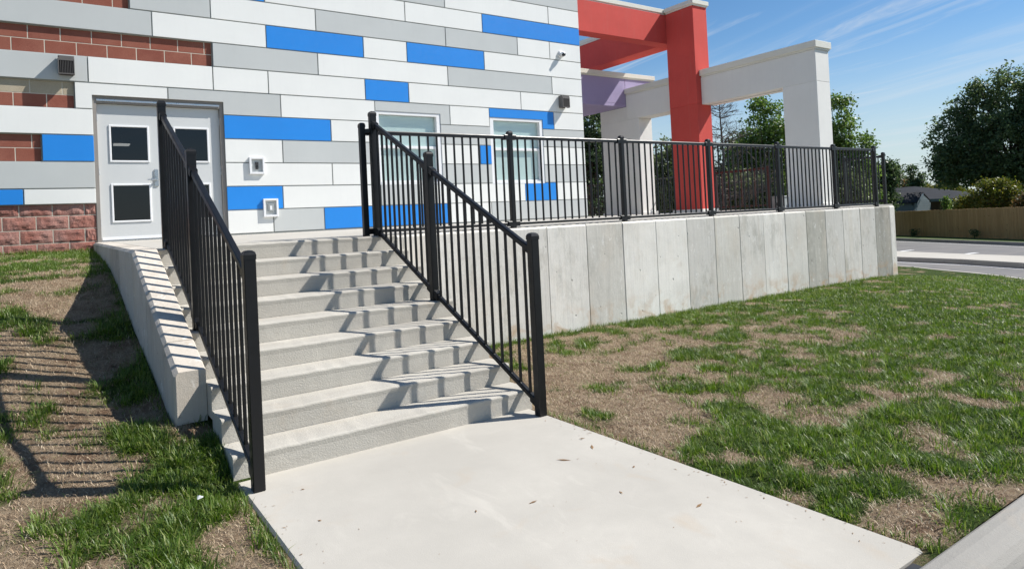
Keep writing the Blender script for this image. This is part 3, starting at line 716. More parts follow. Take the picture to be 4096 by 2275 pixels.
ROWS = {
 13: [(XL, -9.2, 'W'), (-9.2, -4.6, 'G'), (-4.6, 0, 'W')],
 12: [(XL, -8.3, 'W'), (-8.3, -2.76, 'W'), (-2.76, 0, 'G')],
 11: [(XL, -9.2, 'W'), (-9.2, -5.53, 'W'), (-5.53, -3.689, 'G'), (-3.689, -.933, 'W'), (-.933, 0, 'W')],
 10: [(XL, -9.2, 'W'), (-9.2, -7.375, 'B'), (-7.375, -4.62, 'W'), (-4.62, -2.775, 'W'), (-2.775, 0, 'B')],
 9: [(XL, -9.493, 'K'), (-9.493, -8.283, 'G'), (-8.283, -6.464, 'W'), (-6.464, -3.705, 'G'), (-3.705, -1.858, 'G'), (-1.858, -.937, 'W'), (-.937, 0, 'W')],
 8: [(XL, -9.182, 'G'), (-9.182, -7.375, 'W'), (-7.375, -5.543, 'B'), (-5.543, -4.616, 'W'), (-4.616, -2.767, 'B'), (-2.767, 0, 'W')],
 7: [(XL, -8.279, 'K'), (-8.279, -6.455, 'G'), (-6.455, -3.692, 'W'), (-3.692, -.919, 'G'), (-.919, 0, 'W')],
 6: [(XL, -10.094, 'G'), (-10.094, -8.288, 'W'), (-8.288, -7.371, 'W'), (-7.371, -5.544, 'W'), (-5.544, -4.616, 'B'), (-4.616, -1.835, 'W'), (-1.835, 0, 'W')],
 5: [(XL, -10.278, 'K'), (-10.278, -8.989, 'W'), (-8.989, -7.169, 'G'), (-7.169, -5.361, 'W'), (-5.361, -3.686, 'G'), (-3.686, -2.702, 'W'), (-2.702, -.914, 'B'), (-.914, 0, 'W')],
 4: [(XL, -10.045, 'W'), (-8.147, -6.262, 'B'), (-6.262, -5.365, 'W'), (-3.925, -2.685, 'G'), (-1.255, 0, 'G')],
 3: [(XL, -10.718, 'K'), (-10.718, -10.045, 'B'), (-8.147, -7.17, 'W'), (-7.17, -5.365, 'G'), (-3.925, -2.978, 'W'), (-2.978, -2.685, 'B'), (-1.255, 0, 'W')],
 2: [(XL, -10.045, 'G'), (-8.147, -6.27, 'W'), (-6.27, -5.365, 'W'), (-3.925, -2.685, 'G'), (-1.255, 0, 'G')],
 1: [(XL, -10.962, 'B'), (-10.962, -10.045, 'W'), (-8.147, -7.197, 'B'), (-7.197, -5.31, 'W'), (-5.31, -4.45, 'G'), (-4.45, -1.829, 'W'), (-1.829, -.936, 'B'), (-.936, 0, 'W')],
 0: [(-8.147, -7.381, 'W'), (-7.381, -6.459, 'G'), (-6.459, -3.775, 'B'), (-3.775, -2.755, 'W'), (-2.755, 0, 'G')],
}
g = 0.0095; PM = {'W': 'white', 'G': 'grey', 'B': 'blue'}
bl_shared = {}
def rough_block(seed, w, h):
    nx, nz = 14, 7; mb = MB()
    for j in range(nz + 1):
        for i in range(nx + 1):
            ed = min(i, nx - i, (j) * 1.5, (nz - j) * 1.5); k_ = min(1, ed / 2.0)
            n_ = float(fbm(i * .42 + seed * 7.1, j * .5 + seed * 3.3, seed, 3)); mb.v.append((w * i / nx, 0.003 - k_ * (0.004 + 0.034 * max(0, n_ - 0.3)), h * j / nz))
    for j in range(nz):
        for i in range(nx):
            a = j * (nx + 1) + i; mb.f.append((a, a + 1, a + nx + 2, a + nx + 1))
    b = len(mb.v); mb.v += [(0, .05, 0), (w, .05, 0), (w, .05, h), (0, .05, h)]
    return mesh_from('split', mb.v, mb.f + [(0, b, b + 1, nx), (nz * (nx + 1) + nx, b + 2, b + 3, nz * (nx + 1))])
def blocks(x0, x1, z0, z1, phase, mats, split=False):
    """two or more courses of 400 x 200 blocks in running bond, 10 mm joints"""
    child('mortar', bxm(x0, x1, 0.0525, 0.0695, z0 + 0.001, z1 - 0.001), M['mortar'], bld)
    nc = int(round((z1 - z0) / 0.2032 + 0.35)); top = z1; seed = 0
    zs_ = []
    zc_ = math.floor(z0 / 0.2032 + 0.001) * 0.2032
    while zc_ < z1 - 0.02: zs_.append(zc_); zc_ += 0.2032
    for ci, zc in enumerate(zs_):
        a0 = max(zc, z0) + 0.005; a1 = min(zc + 0.2032, z1 + 0.03) - 0.005
        ph = phase + (0.2032 if (round(zc / 0.2032)) % 2 else 0)
        k = math.floor((x0 - ph) / 0.4064); x = ph + k * 0.4064
        while x < x1 - 0.01:
            b0, b1 = max(x, x0) + 0.006, min(x + 0.4064, x1) - 0.006; seed += 1
            if b1 - b0 > 0.02:
                mt = mats[1] if (len(mats) > 1 and ci == len(zs_) - 1) else mats[0]
                key = (round(b1 - b0, 3), round(a1 - a0, 3), split, mt, seed % 5 if split else 0)
                if key not in bl_shared:
                    bl_shared[key] = rough_block(seed, b1 - b0, a1 - a0) if split else bxm(0, b1 - b0, 0, 0.05, 0, a1 - a0, c=0.003)
                child_at('block', bl_shared[key], M[mt], bld, (b0, 0.05 if not split else 0.048, a0))
            x += 0.4064
for k, row in ROWS.items():
    for (x0, x1, c) in row:
        z0, z1 = k * R, (k + 1) * R
        if c == 'K':
            blocks(x0, x1 - 0.004, z0, z1, -11.0408 + (0 if k != 9 else .1), ['block', 'block_tan'] if k == 5 else ['block']); continue
        if k == 1 and x1 <= -10: z0 = 0.577
        rc = (x0 + g, x1 - g, z0 + g, z1 - g)
        holes = [(a - 0.004, b + 0.004, c_ - 0.004, d + 0.004) for a, b, c_, d in OPEN]
        parts = cut(rc, holes)
        mb = MB()
        for (a, b, c_, d) in parts: mb.box(a, b, 0.0, 0.0155, c_, d, c=0.003 if len(parts) == 1 else 0)
        child('cladding_panel', mb.me(), M[PM[c]], bld)
blocks(XL, -10.052, -0.61, 0.572, -11.229 - 0.2032, ['split'], split=True)
child('base_flashing', bxm(-8.142, -0.003, 0.010, 0.069, -0.03, 0.004), M['joint'], bld)
mb = MB()
for (x0, x1, z0, z1) in ((-10.046, -8.146, 2.246, 2.252),): mb.box(x0, x1, -0.004, 0.07, z0, z1)
child('door_head_trim', mb.me(), M['frame_taupe'], bld)

# double door
df = MB(); df.box(-10.049, -9.999, 0.03, 0.19, -0.022, 2.243); df.box(-8.202, -8.143, 0.03, 0.19, -0.022, 2.243); df.box(-9.997, -8.204, 0.03, 0.19, 2.138, 2.243)
dfo = child('door_frame', df.me(), M['frame_taupe'], bld)
child('drip_strip', bxm(-9.997, -8.204, 0.012, 0.029, 2.165, 2.195, c=0.002), M['steel'], dfo)
child('threshold', bxm(-9.997, -8.204, 0.05, 0.19, -0.022, -0.006), M['steel'], dfo)
def leaf(x0, x1, wx0, wx1, handle):
    holes = [(wx0, wx1, 1.247, 1.785), (wx0, wx1, 0.298, 0.858)]
    mb = MB()
    for (a, b, c_, d) in cut((x0, x1, 0.0, 2.132), holes): mb.box(a, b, 0.095, 0.139, c_, d)
    lf = child('door', mb.me(), M['door'], bld)
    for (a, b, c_, d) in holes:
        t = MB(); e = 0.024
        for q in ((a - e, a + .004, c_ - e, d + e), (b - .004, b + e, c_ - e, d + e), (a + .0045, b - .0045, d - .004, d + e), (a + .0045, b - .0045, c_ - e, c_ + .004)): t.box(q[0], q[1], 0.080, 0.104, q[2], q[3], c=0.004)
        child('window_frame', t.me(), M['trim_white'], lf)
        child('pane', bxm(a, b, 0.108, 0.114, c_, d), M['glass_dark'], lf)
    child('sweep', bxm(x0 + .01, x1 - .004, 0.088, 0.0945, 0.006, 0.05, c=0.002), M['trim_white'], lf)
    hx = x0 if handle else x1
    for z in (0.22, 1.02, 1.86): child('hinge', MB().cyl((hx + (-.004 if handle else .004), 0.088), 0.011, 'z', z, z + 0.115, 10).me(), M['steel'], lf)
    if handle:
        hp = child('handle_plate', bxm(-9.228, -9.165, 0.078, 0.0945, 0.835, 1.11, c=0.006), M['steel'], lf)
        t = MB(); t.cyl((-9.196, 0.94), 0.016, 'y', 0.03, 0.077, 12); child('handle', t.me(), M['steel'], lf)
        child('handle', bxm(-9.33, -9.185, 0.028, 0.046, 0.93, 0.952, c=0.006), M['steel'], lf)
        child('lock_cylinder', MB().cyl((-9.196, 1.015), 0.024, 'y', 0.066, 0.077, 16).me(), M['steel'], lf)
leaf(-9.996, -9.104, -9.818, -9.304, True)
leaf(-9.098, -8.205, -8.898, -8.402, False)
child('astragal', bxm(-9.112, -9.090, 0.078, 0.0945, 0.0, 2.132), M['door'], dfo)
mb = MB(); X0, X1, Yb, Zt = -10.3, -7.9, 3.2, 2.7
mb.add([(X0, .205, -.02), (X1, .205, -.02), (X1, Yb, -.02), (X0, Yb, -.02), (X0, .205, Zt), (X1, .205, Zt), (X1, Yb, Zt), (X0, Yb, Zt)], [(0, 1, 2, 3), (4, 7, 6, 5), (1, 5, 6, 2), (2, 6, 7, 3), (3, 7, 4, 0)])
child('vestibule', mb.me(), M['interior'], bld)

cl_ = empty('ceiling_light', (-9.55, 1.9, 1.70), 'lit ceiling light strip seen through the upper left door pane', 'ceiling light')
ke = NT('lit_diffuser'); ke.b.inputs['Emission Color'].default_value = (1, 0.93, 0.78, 1); ke.b.inputs['Emission Strength'].default_value = 1.3
child('diffuser', bxm(-9.67, -9.42, 1.6, 1.85, 1.690, 1.705), ke.m, cl_); child('housing', bxm(-9.69, -9.40, 1.58, 1.87, 1.707, 1.74, c=.004), M['trim_white'], cl_)
child('stem', bxm(-9.55, -9.53, 1.71, 1.73, 1.742, 2.69), M['steel'], cl_)
# windows
def window(x0, x1, z0, z1, zm):
    f = MB()
    f.box(x0, x0 + 0.085, 0.012, 0.15, z0, z1); f.box(x1 - 0.085, x1, 0.012, 0.15, z0, z1)
    f.box(x0 + .0852, x1 - .0852, 0.012, 0.15, z1 - 0.055, z1); f.box(x0 + .0852, x1 - .0852, 0.006, 0.15, z0, z0 + 0.055)
    w = child('window', f.me(), M['trim_white'], bld)
    child('meeting_rail', bxm(x0 + .0856, x1 - .0856, 0.05, 0.12, zm - 0.028, zm + 0.028, c=0.003), M['trim_white'], w)
    s = MB(); a, b = x0 + .0856, x1 - .0856
    for (zz0, zz1, y) in ((z0 + .0555, zm - .0285, 0.06),):
        s.box(a, a + .03, y, y + .04, zz0, zz1); s.box(b - .03, b, y, y + .04, zz0, zz1); s.box(a + .0305, b - .0305, y, y + .04, zz0, zz0 + .03)
    child('sash', s.me(), M['trim_white'], w)
    child('pane', bxm(a + .001, b - .001, 0.098, 0.103, zm + .0285, z1 - .0555), M['glass'], w); child('pane', bxm(a + .031, b - .031, 0.078, 0.083, z0 + .086, zm - .0285), M['glass'], w)
    child('blind', bxm(a + .004, b - .004, 0.112, 0.122, z0 + .06, z1 - .06), M['blind'], w)
window(-5.368, -3.922, 0.807, 2.243, 1.555); window(-2.688, -1.252, 0.797, 2.238, 1.56)

# ------------------------------------------------------------------ things fixed to the wall
def wall_light(x0, x1, z0, z1, label):
    r_ = empty('wall_light', ((x0 + x1) / 2, 0, (z0 + z1) / 2), label, 'wall light', 'louvred wall lights')
    D = 0.165; w = x1 - x0; t = 0.012
    child('back_plate', bxm(x0 + .01, x1 - .01, -0.014, -0.001, z0 + .01, z1 - .01, c=0.003), M['lamp_taupe'], r_)
    h = MB(); zt, zb = z1, z0; zf = z1 - 0.03
    h.prism([(-0.0145, zb + .03), (-0.0145, zt), (-D * 0.9, zt - .012), (-D, zt - .06), (-D, zb), (-D * .55, zb)], 'x', x0, x0 + t)
    h.prism([(-0.0145, zb + .03), (-0.0145, zt), (-D * 0.9, zt - .012), (-D, zt - .06), (-D, zb), (-D * .55, zb)], 'x', x1 - t, x1)
    h.prism([(-0.0145, zt - .001), (-D * 0.9, zt - .013), (-D * 0.9, zt - .026), (-0.0145, zt - .014)], 'x', x0 + t + .0005, x1 - t - .0005)
    h.box(x0 + t + .0005, x1 - t - .0005, -D + .001, -D + .012, z1 - 0.085, z1 - .02); h.box(x0 + t + .0005, x1 - t - .0005, -D + .001, -D + .014, z0, z0 + .014)
    child('housing', h.me(), M['lamp_taupe'], r_)
    child('lamp_body', bxm(x0 + t + .001, x1 - t - .001, -D * .55, -0.016, z0 + .04, z1 - .03), M['lamp_dark'], r_)
    nf = 8; fm_ = bxm(-0.0028, 0.0028, -D + .004, -D * .56, 0, z1 - z0 - 0.105)
    for i in range(nf): child_at('fin', fm_, M['lamp_taupe'], r_, (x0 + t + (w - 2 * t) * (i + 1) / (nf + 1), 0, z0 + .016))
wall_light(-10.475, -10.268, 2.51, 2.80, 'taupe louvred wall light on the grey panel above the tan blocks')
wall_light(-0.752, -0.545, 2.53, 2.82, 'taupe louvred wall light near the right corner of the building')
sc_ = empty('security_camera', (-0.62, 0, 3.79), 'small white dome security camera high near the right corner', 'camera')
child('mount', MB().cyl((-0.62, 3.80), 0.075, 'y', -0.035, -0.001, 24, 0.085).me(), M['plastic_white'], sc_, True)
mb = MB(); n = 20
for i in range(9):
    a = math.pi * i / 8; r_ = 0.062 * math.sin(a)
    for j in range(n): mb.v.append((-0.615 + r_ * math.cos(2 * math.pi * j / n), -0.085 - 0.062 * math.cos(a), 3.785 + r_ * math.sin(2 * math.pi * j / n)))
for i in range(8):
    for j in range(n): mb.f.append((i * n + j, i * n + (j + 1) % n, i * n + n + (j + 1) % n, i * n + n + j))
dm = child('dome', mb.me(), M['plastic_white'], sc_, True)
child('lens', MB().cyl((-0.625, 3.768), 0.036, 'y', -0.152, -0.10, 18, 0.044).me(), M['lens'], dm, True)
def wall_box(x0, x1, z0, z1, label, dark):
    r_ = empty('wall_box', ((x0 + x1) / 2, 0, (z0 + z1) / 2), label, 'wall box')
    t = MB(); e = 0.034
    for q in ((x0, x0 + e, z0, z1), (x1 - e, x1, z0, z1), (x0 + e + .0004, x1 - e - .0004, z1 - e, z1), (x0 + e + .0004, x1 - e - .0004, z0, z0 + e)): t.box(q[0], q[1], -0.048, -0.001, q[2], q[3], c=0.003)
    child('frame', t.me(), M['trim_white'], r_); child('back', bxm(x0 + e, x1 - e, -0.008, -0.0012, z0 + e, z1 - e), M['grey'], r_)
    cx_, cz_ = (x0 + x1) / 2, (z0 + z1) / 2
    if dark:
        d = child('button_unit', bxm(cx_ - .026, cx_ + .026, -0.040, -0.0085, cz_ - .062, cz_ + .062, c=0.008), M['lamp_dark'], r_); child('button', MB().cyl((cx_, cz_ - .012), 0.014, 'y', -0.045, -0.0405, 14).me(), M['lens'], d)
    else:
        d = child('outlet_cover', bxm(cx_ - .052, cx_ + .052, -0.036, -0.0085, cz_ - .07, cz_ + .07, c=0.008), M['cabinet'], r_); child('outlet', bxm(cx_ - .02, cx_ + .02, -0.040, -0.0365, cz_ - .04, cz_ + .035, c=0.002), M['plastic_white'], d)
wall_box(-7.762, -7.507, 1.02, 1.315, 'upper white framed wall box holding a black bell button', True)
wall_box(-7.556, -7.30, 0.27, 0.588, 'lower white framed wall box holding a grey outlet cover', False)

# ================================================================== entrance portals
def plinth(par, x0, x1, y0, y1): child('plinth', bxm(x0 - .05, x1 + .05, y0 - .05, y1 + .05, -0.05, 0.035, c=0.008), M['stucco'], par)
def coping(par, x0, x1, y0, y1, z0, z1, mat='coping'):
    c_ = child('coping', bxm(x0 - .055, x1 + .055, y0 - .055, y1 + .055, z0 + .045, z1, c=0.006), M[mat], par)
    child('drip_edge', bxm(x0 - .022, x1 + .022, y0 - .022, y1 + .022, z0, z0 + .044), M[mat], c_)
wp = empty('portal_frame', (5.48, 0.5, -0.05), 'tall white stucco portal frame with beam running toward the railing', 'portal frame', 'stucco portal frames')
WXa, WXb = 5.184, 5.788
child('column', bxm(WXa, WXb, -2.80, -1.89, -0.05, 3.054, c=0.008), M['stucco'], wp); plinth(wp, WXa, WXb, -2.80, -1.89)
child('column', bxm(WXa, WXb, 3.12, 4.87, -0.05, 3.054, c=0.008), M['stucco'], wp); plinth(wp, WXa, WXb, 3.12, 4.87)
child('beam', bxm(WXa, WXb, -2.80, 0.636, 3.060, 3.845, c=0.008), M['stucco'], wp)
child('beam', bxm(WXa, WXb, 1.66, 3.64, 3.060, 3.865, c=0.008), M['stucco'], wp); child('beam', bxm(WXa, WXb, 3.644, 4.87, 3.060, 3.495, c=0.006), M['stucco'], wp)
child('column_core', bxm(WXa + .01, WXb - .01, -2.79, -1.90, 3.0, 3.07), M['stucco'], wp); child('column_core', bxm(WXa + .01, WXb - .01, 3.13, 4.86, 3.0, 3.07), M['stucco'], wp)
coping(wp, WXa, WXb, -2.80, 0.58, 3.846, 4.058); coping(wp, WXa, WXb, 1.72, 3.585, 3.866, 4.075)
child('soffit_joint', bxm((WXa + WXb) / 2 - .006, (WXa + WXb) / 2 + .006, -1.88, 0.63, 3.052, 3.0595), M['joint'], wp)
rp = empty('portal_frame', (5.29, 1.15, -0.05), 'tallest portal frame, red stucco, rising above the white beam', 'portal frame', 'stucco portal frames')
child('column', bxm(4.983, 5.60, 0.639, 1.65, -0.05, 3.085, c=0.008), M['red'], rp); plinth(rp, 4.983, 5.60, 0.639, 1.65)
child('column', bxm(4.983, 5.60, 0.639, 1.65, 3.091, 5.93, c=0.008), M['red'], rp); child('column_core', bxm(4.993, 5.59, 0.649, 1.64, 3.0, 3.2), M['red'], rp)
child('beam', bxm(-0.0, 5.60, 1.654, 2.05, 5.055, 5.93, c=0.008), M['red'], rp)
child('beam', bxm(4.983, 5.60, 2.054, 9.6, 5.055, 5.93, c=0.008), M['red'], rp)
child('column', bxm(4.983, 5.60, 8.6, 9.6, -0.05, 5.05, c=0.008), M['red'], rp)
coping(rp, 4.983, 5.60, 0.639, 1.59, 5.932, 6.10); coping(rp, 0.06, 5.54, 1.71, 2.00, 5.932, 6.10); coping(rp, 4.983, 5.60, 2.17, 9.6, 5.932, 6.10)
pp_ = empty('canopy', (3.3, 5.2, 3.5), 'lavender stucco canopy tucked between building corner and white portal', 'canopy')
child('soffit', bxm(0.0, 5.180, 3.648, 7.2, 3.50, 3.60), M['purple'], pp_)
child('fascia_beam', bxm(0.0, 5.180, 3.645, 4.0, 3.602, 4.415, c=0.006), M['purple'], pp_); child('fascia_beam', bxm(5.186, 6.52, 3.645, 4.0, 3.5, 4.415, c=0.006), M['purple'], pp_)
coping(pp_, 0.06, 6.52, 3.645, 4.0, 4.417, 4.60)

# ================================================================== fence, house, wires
def pol(az, dist, z=0.0):
    a = rad(az); return Vector((CAM.x + math.sin(a) * dist, CAM.y + math.cos(a) * dist, z))
fa, fb = Vector((42.6, 15.2, 0)), Vector((27.2, -3.4, 0)); fd = (fb - fa); FL = fd.length; fd /= FL; fn = Vector((fd.y, -fd.x, 0))
fence = empty('wooden_fence', tuple((fa + fb) / 2) [:2] + (-2.55,), 'tall brown wooden privacy fence across the parking area', 'fence')
bm_ = []
rng = random.Random(8)
ang = math.atan2(fd.y, fd.x)
def fence_board(w, h):
    c_, s_ = math.cos(ang), math.sin(ang); mb = MB(); e = 0.03
    pl = [(0, 0), (w, 0), (w, h - e), (w - e, h), (e, h), (0, h - e)]
    for t in (-0.009, 0.009):
        for (a, b) in pl: mb.v.append((a * c_ - t * s_, a * s_ + t * c_, b))
    mb.f = [(5, 4, 3, 2, 1, 0), (6, 7, 8, 9, 10, 11)] + [(i, (i + 1) % 6, 6 + (i + 1) % 6, 6 + i) for i in range(6)]
    return mb.me()
bms = [fence_board(0.138, 1.72), fence_board(0.138, 1.735), fence_board(0.138, 1.71)]
nb = int(FL / 0.146)
for i in range(nb):
    p = fa + fd * (i * 0.146) + fn * rng.uniform(-0.006, 0.006)
    child_at('board', bms[rng.randrange(3)], M['wood'], fence, (p.x, p.y, rz(p.x) + 0.12))
for z in (0.45, 1.45):
    a = fa - fn * -0.04; b = fb - fn * -0.04
    child('fence_rail', MB().bar((a.x + .05, a.y - .04, rz(a.x) + z), (b.x + .05, b.y - .04, rz(b.x) + z), 0.04, 0.09).me(), M['wood'], fence)

S = 1.17
def hp(x, y, z): return tuple(CAM + (Vector((x, y, z)) - CAM) * S)
house = empty('house', hp(43, 11.5, 0)[:2] + (-2.9,), 'low blue-grey house with dark hip roof behind the wooden fence', 'house')
def face(pts): return mesh_from('f', [tuple(p) for p in pts], [tuple(range(len(pts)))])
def thick(pts, d, f=None):
    n = len(pts); v = [tuple(p) for p in pts] + [tuple(Vector(p) + Vector(d)) for p in pts]
    m_ = MB(); m_.add(v, [tuple(range(n)), tuple(range(n, 2 * n))[::-1]] + [(i, n + i, n + (i + 1) % n, (i + 1) % n) for i in range(n)]); return m_.me()
P1e, P2e, AP = hp(40.73, 10.68, -0.30), hp(43.70, 10.85, -0.20), hp(42.24, 10.72, 0.36)
dirL = (Vector(hp(38.05, 11.73, -0.28)) - Vector(P1e)); dirL.z = 0; dirL = dirL.normalized() * 7
P0e = Vector(P1e) + dirL; RL = Vector(AP) + dirL; P3e = Vector(P2e) + dirL
ZB = -3.0
gable = child('gable_wall', thick([(P1e[0], P1e[1], ZB), (P2e[0], P2e[1], ZB), P2e, AP, P1e], dirL * 0.02), M['siding'], house)
child('side_wall', thick([(P1e[0], P1e[1], ZB), P1e, tuple(P0e), (P0e.x, P0e.y, ZB)], (0.1, 0.1, 0)), M['siding'], house)
nlap = 11                        # lap siding: one shallow board per course on both visible walls
for i in range(nlap):
    z = -1.85 + i * 0.17
    a = Vector((P1e[0], P1e[1], z)); b = Vector((P0e.x, P0e.y, z)); off = Vector((-0.05, -0.05, 0))
    if z < P1e[2] - 0.2: child('siding_board', MB().bar(a + off, b + off, 0.05, 0.155).me(), M['siding'], house)
    b = Vector((P2e[0], P2e[1], z)); dz = max(0, z + .08 - P1e[2]) / max(1e-3, AP[2] - P1e[2])
    if dz < 0.92:
        m1 = (Vector(P1e) + Vector(P2e)) / 2; a2 = a.lerp(Vector((m1.x, m1.y, z)), min(1, dz)); b2 = b.lerp(Vector((m1.x, m1.y, z)), min(1, dz))
        child('siding_board', MB().bar(a2 + Vector((0.0, -0.06, 0)), b2 + Vector((0.0, -0.06, 0)), 0.05, 0.155).me(), M['siding'], house)
ov = Vector((0, 0, 0.05))
rf = child('garage_roof', thick([Vector(P1e) - dirL * .02 + ov + Vector((-.15, -.25, -.08)), Vector(AP) - dirL * .02 + ov, RL + ov, P0e + ov + Vector((-.15, -.25, -.08))], (0, 0, 0.09)), M['shingle'], house)
child('garage_roof', thick([Vector(P2e) - dirL * .02 + ov + Vector((.3, .1, -.1)), Vector(AP) - dirL * .02 + ov, RL + ov, P3e + ov], (0, 0, 0.09)), M['shingle'], house)
child('gable_trim', thick([Vector(P1e) + Vector((0, -.1, 0)), Vector(AP) + Vector((0, -.1, 0.02)), Vector(AP) + Vector((0, -.1, -.10)), Vector(P1e) + Vector((0.1, -.1, -.12))], (0.02, -.03, 0)), M['fascia'], house)
A1, A2 = Vector(hp(49.96, 14.54, 0.95)), Vector(hp(48.6, 16.6, 0.86)); E1, E2 = Vector(hp(43.9, 10.9, -0.16)), Vector(hp(46.2, 7.4, -0.22)); E0 = Vector(hp(45.3, 17.6, -0.2)); E3 = Vector(hp(53.5, 9.5, -0.2))
child('hip_roof', thick([E1, E2, A1], (0, 0, 0.1)), M['shingle'], house); child('hip_roof', thick([E0, E1, A1, A2], (0, 0, 0.1)), M['shingle'], house); child('hip_roof', thick([E2, E3, A1], (0, 0, 0.1)), M['shingle'], house)
child('fascia', thick([E1 + Vector((0, 0, .1)), E2 + Vector((0, 0, .1)), E2 + Vector((0, 0, -.14)), E1 + Vector((0, 0, -.14))], (-.04, -.03, 0)), M['fascia'], house)
mw = thick([E1 + Vector((.5, .3, -.1)), E2 + Vector((.5, .3, -.1)), (E2.x + .5, E2.y + .3, ZB), (E1.x + .5, E1.y + .3, ZB)], (0.1, 0.1, 0)); child('brick_wall', mw, M['housebrick'], house)
hw = E1.lerp(E2, 0.42) + Vector((.42, .26, -1.35)); dd = (E2 - E1).normalized()
wnd = child('window', thick([hw, hw + dd * 0.9, hw + dd * 0.9 + Vector((0, 0, .9)), hw + Vector((0, 0, .9))], (-.05, -.03, 0)), M['lens'], house)
for i, (e0, e1) in enumerate(((2.42, 2.60), (2.14, 2.30), (2.52, 2.70))):
    a = pol(58, 90, CAM.z + 90 * math.tan(rad(e0 - 0.55 + i * .02))); b = pol(76, 90, CAM.z + 90 * math.tan(rad(e1 + 0.55)))
    n = 24; mb = MB(); pts = []
    for k in range(n + 1):
        t = k / n; p = a.lerp(b, t); p.z -= 4 * t * (1 - t) * 0.25; pts.append(p)
    for p in pts: mb.v += [(p.x, p.y, p.z - .018), (p.x - .016, p.y + .01, p.z + .012), (p.x + .016, p.y - .01, p.z + .012)]
    for k in range(n):
        for j in range(3): mb.f.append((k * 3 + j, k * 3 + (j + 1) % 3, k * 3 + 3 + (j + 1) % 3, k * 3 + 3 + j))
    lab = ('middle overhead wire of three crossing the sky left of the maple', 'lowest overhead wire of three crossing the sky left of the maple', 'topmost overhead wire of three crossing the sky left of the maple')[i]
    tag(obj('overhead_wire', mb.me(), M['lamp_dark']), lab, 'wire', 'overhead wires')

# ================================================================== trees
def tube(mb, pts, radii, n=6):
    b = len(mb.v); P = [Vector(p) for p in pts]
    for i, p in enumerate(P):
        d = (P[min(i + 1, len(P) - 1)] - P[max(i - 1, 0)]).normalized(); s = d.cross(Vector((0.31, 0.83, 0.2))).normalized(); t = d.cross(s)
        for j in range(n):
            a = 2 * math.pi * j / n; mb.v.append(tuple(p + (s * math.cos(a) + t * math.sin(a)) * radii[i]))
    for i in range(len(P) - 1):
        for j in range(n): mb.f.append((b + i * n + j, b + i * n + (j + 1) % n, b + i * n + n + (j + 1) % n, b + i * n + n + j))
def leaf_mesh(name, C_, size, seed, droop=0.0):
    """one quad leaf spray per centre, random facing"""
    g_ = np.random.default_rng(seed); n = len(C_)
    u = g_.normal(size=(n, 3)); u /= np.linalg.norm(u, axis=1)[:, None]; w = g_.normal(size=(n, 3)); w[:, 2] += 0.35
    v = np.cross(u, w); v /= np.linalg.norm(v, axis=1)[:, None]
    sz = size * g_.uniform(0.55, 1.25, n)[:, None]
    a = C_ - u * sz; b = C_ + v * sz * 0.55; c = C_ + u * sz; d = C_ - v * sz * 0.55
    V = np.stack([a, b, c, d], 1).reshape(-1, 3)
    m_ = bpy.data.meshes.new(name); m_.vertices.add(4 * n); m_.vertices.foreach_set('co', V.ravel())
    m_.loops.add(4 * n); m_.loops.foreach_set('vertex_index', np.arange(4 * n, dtype=np.int32)); m_.polygons.add(n); m_.polygons.foreach_set('loop_start', np.arange(0, 4 * n, 4, dtype=np.int32))
    at = m_.attributes.new('tone', 'FLOAT', 'POINT'); at.data.foreach_set('value', np.repeat(g_.random(n), 4).astype(np.float32)); m_.update(); return m_
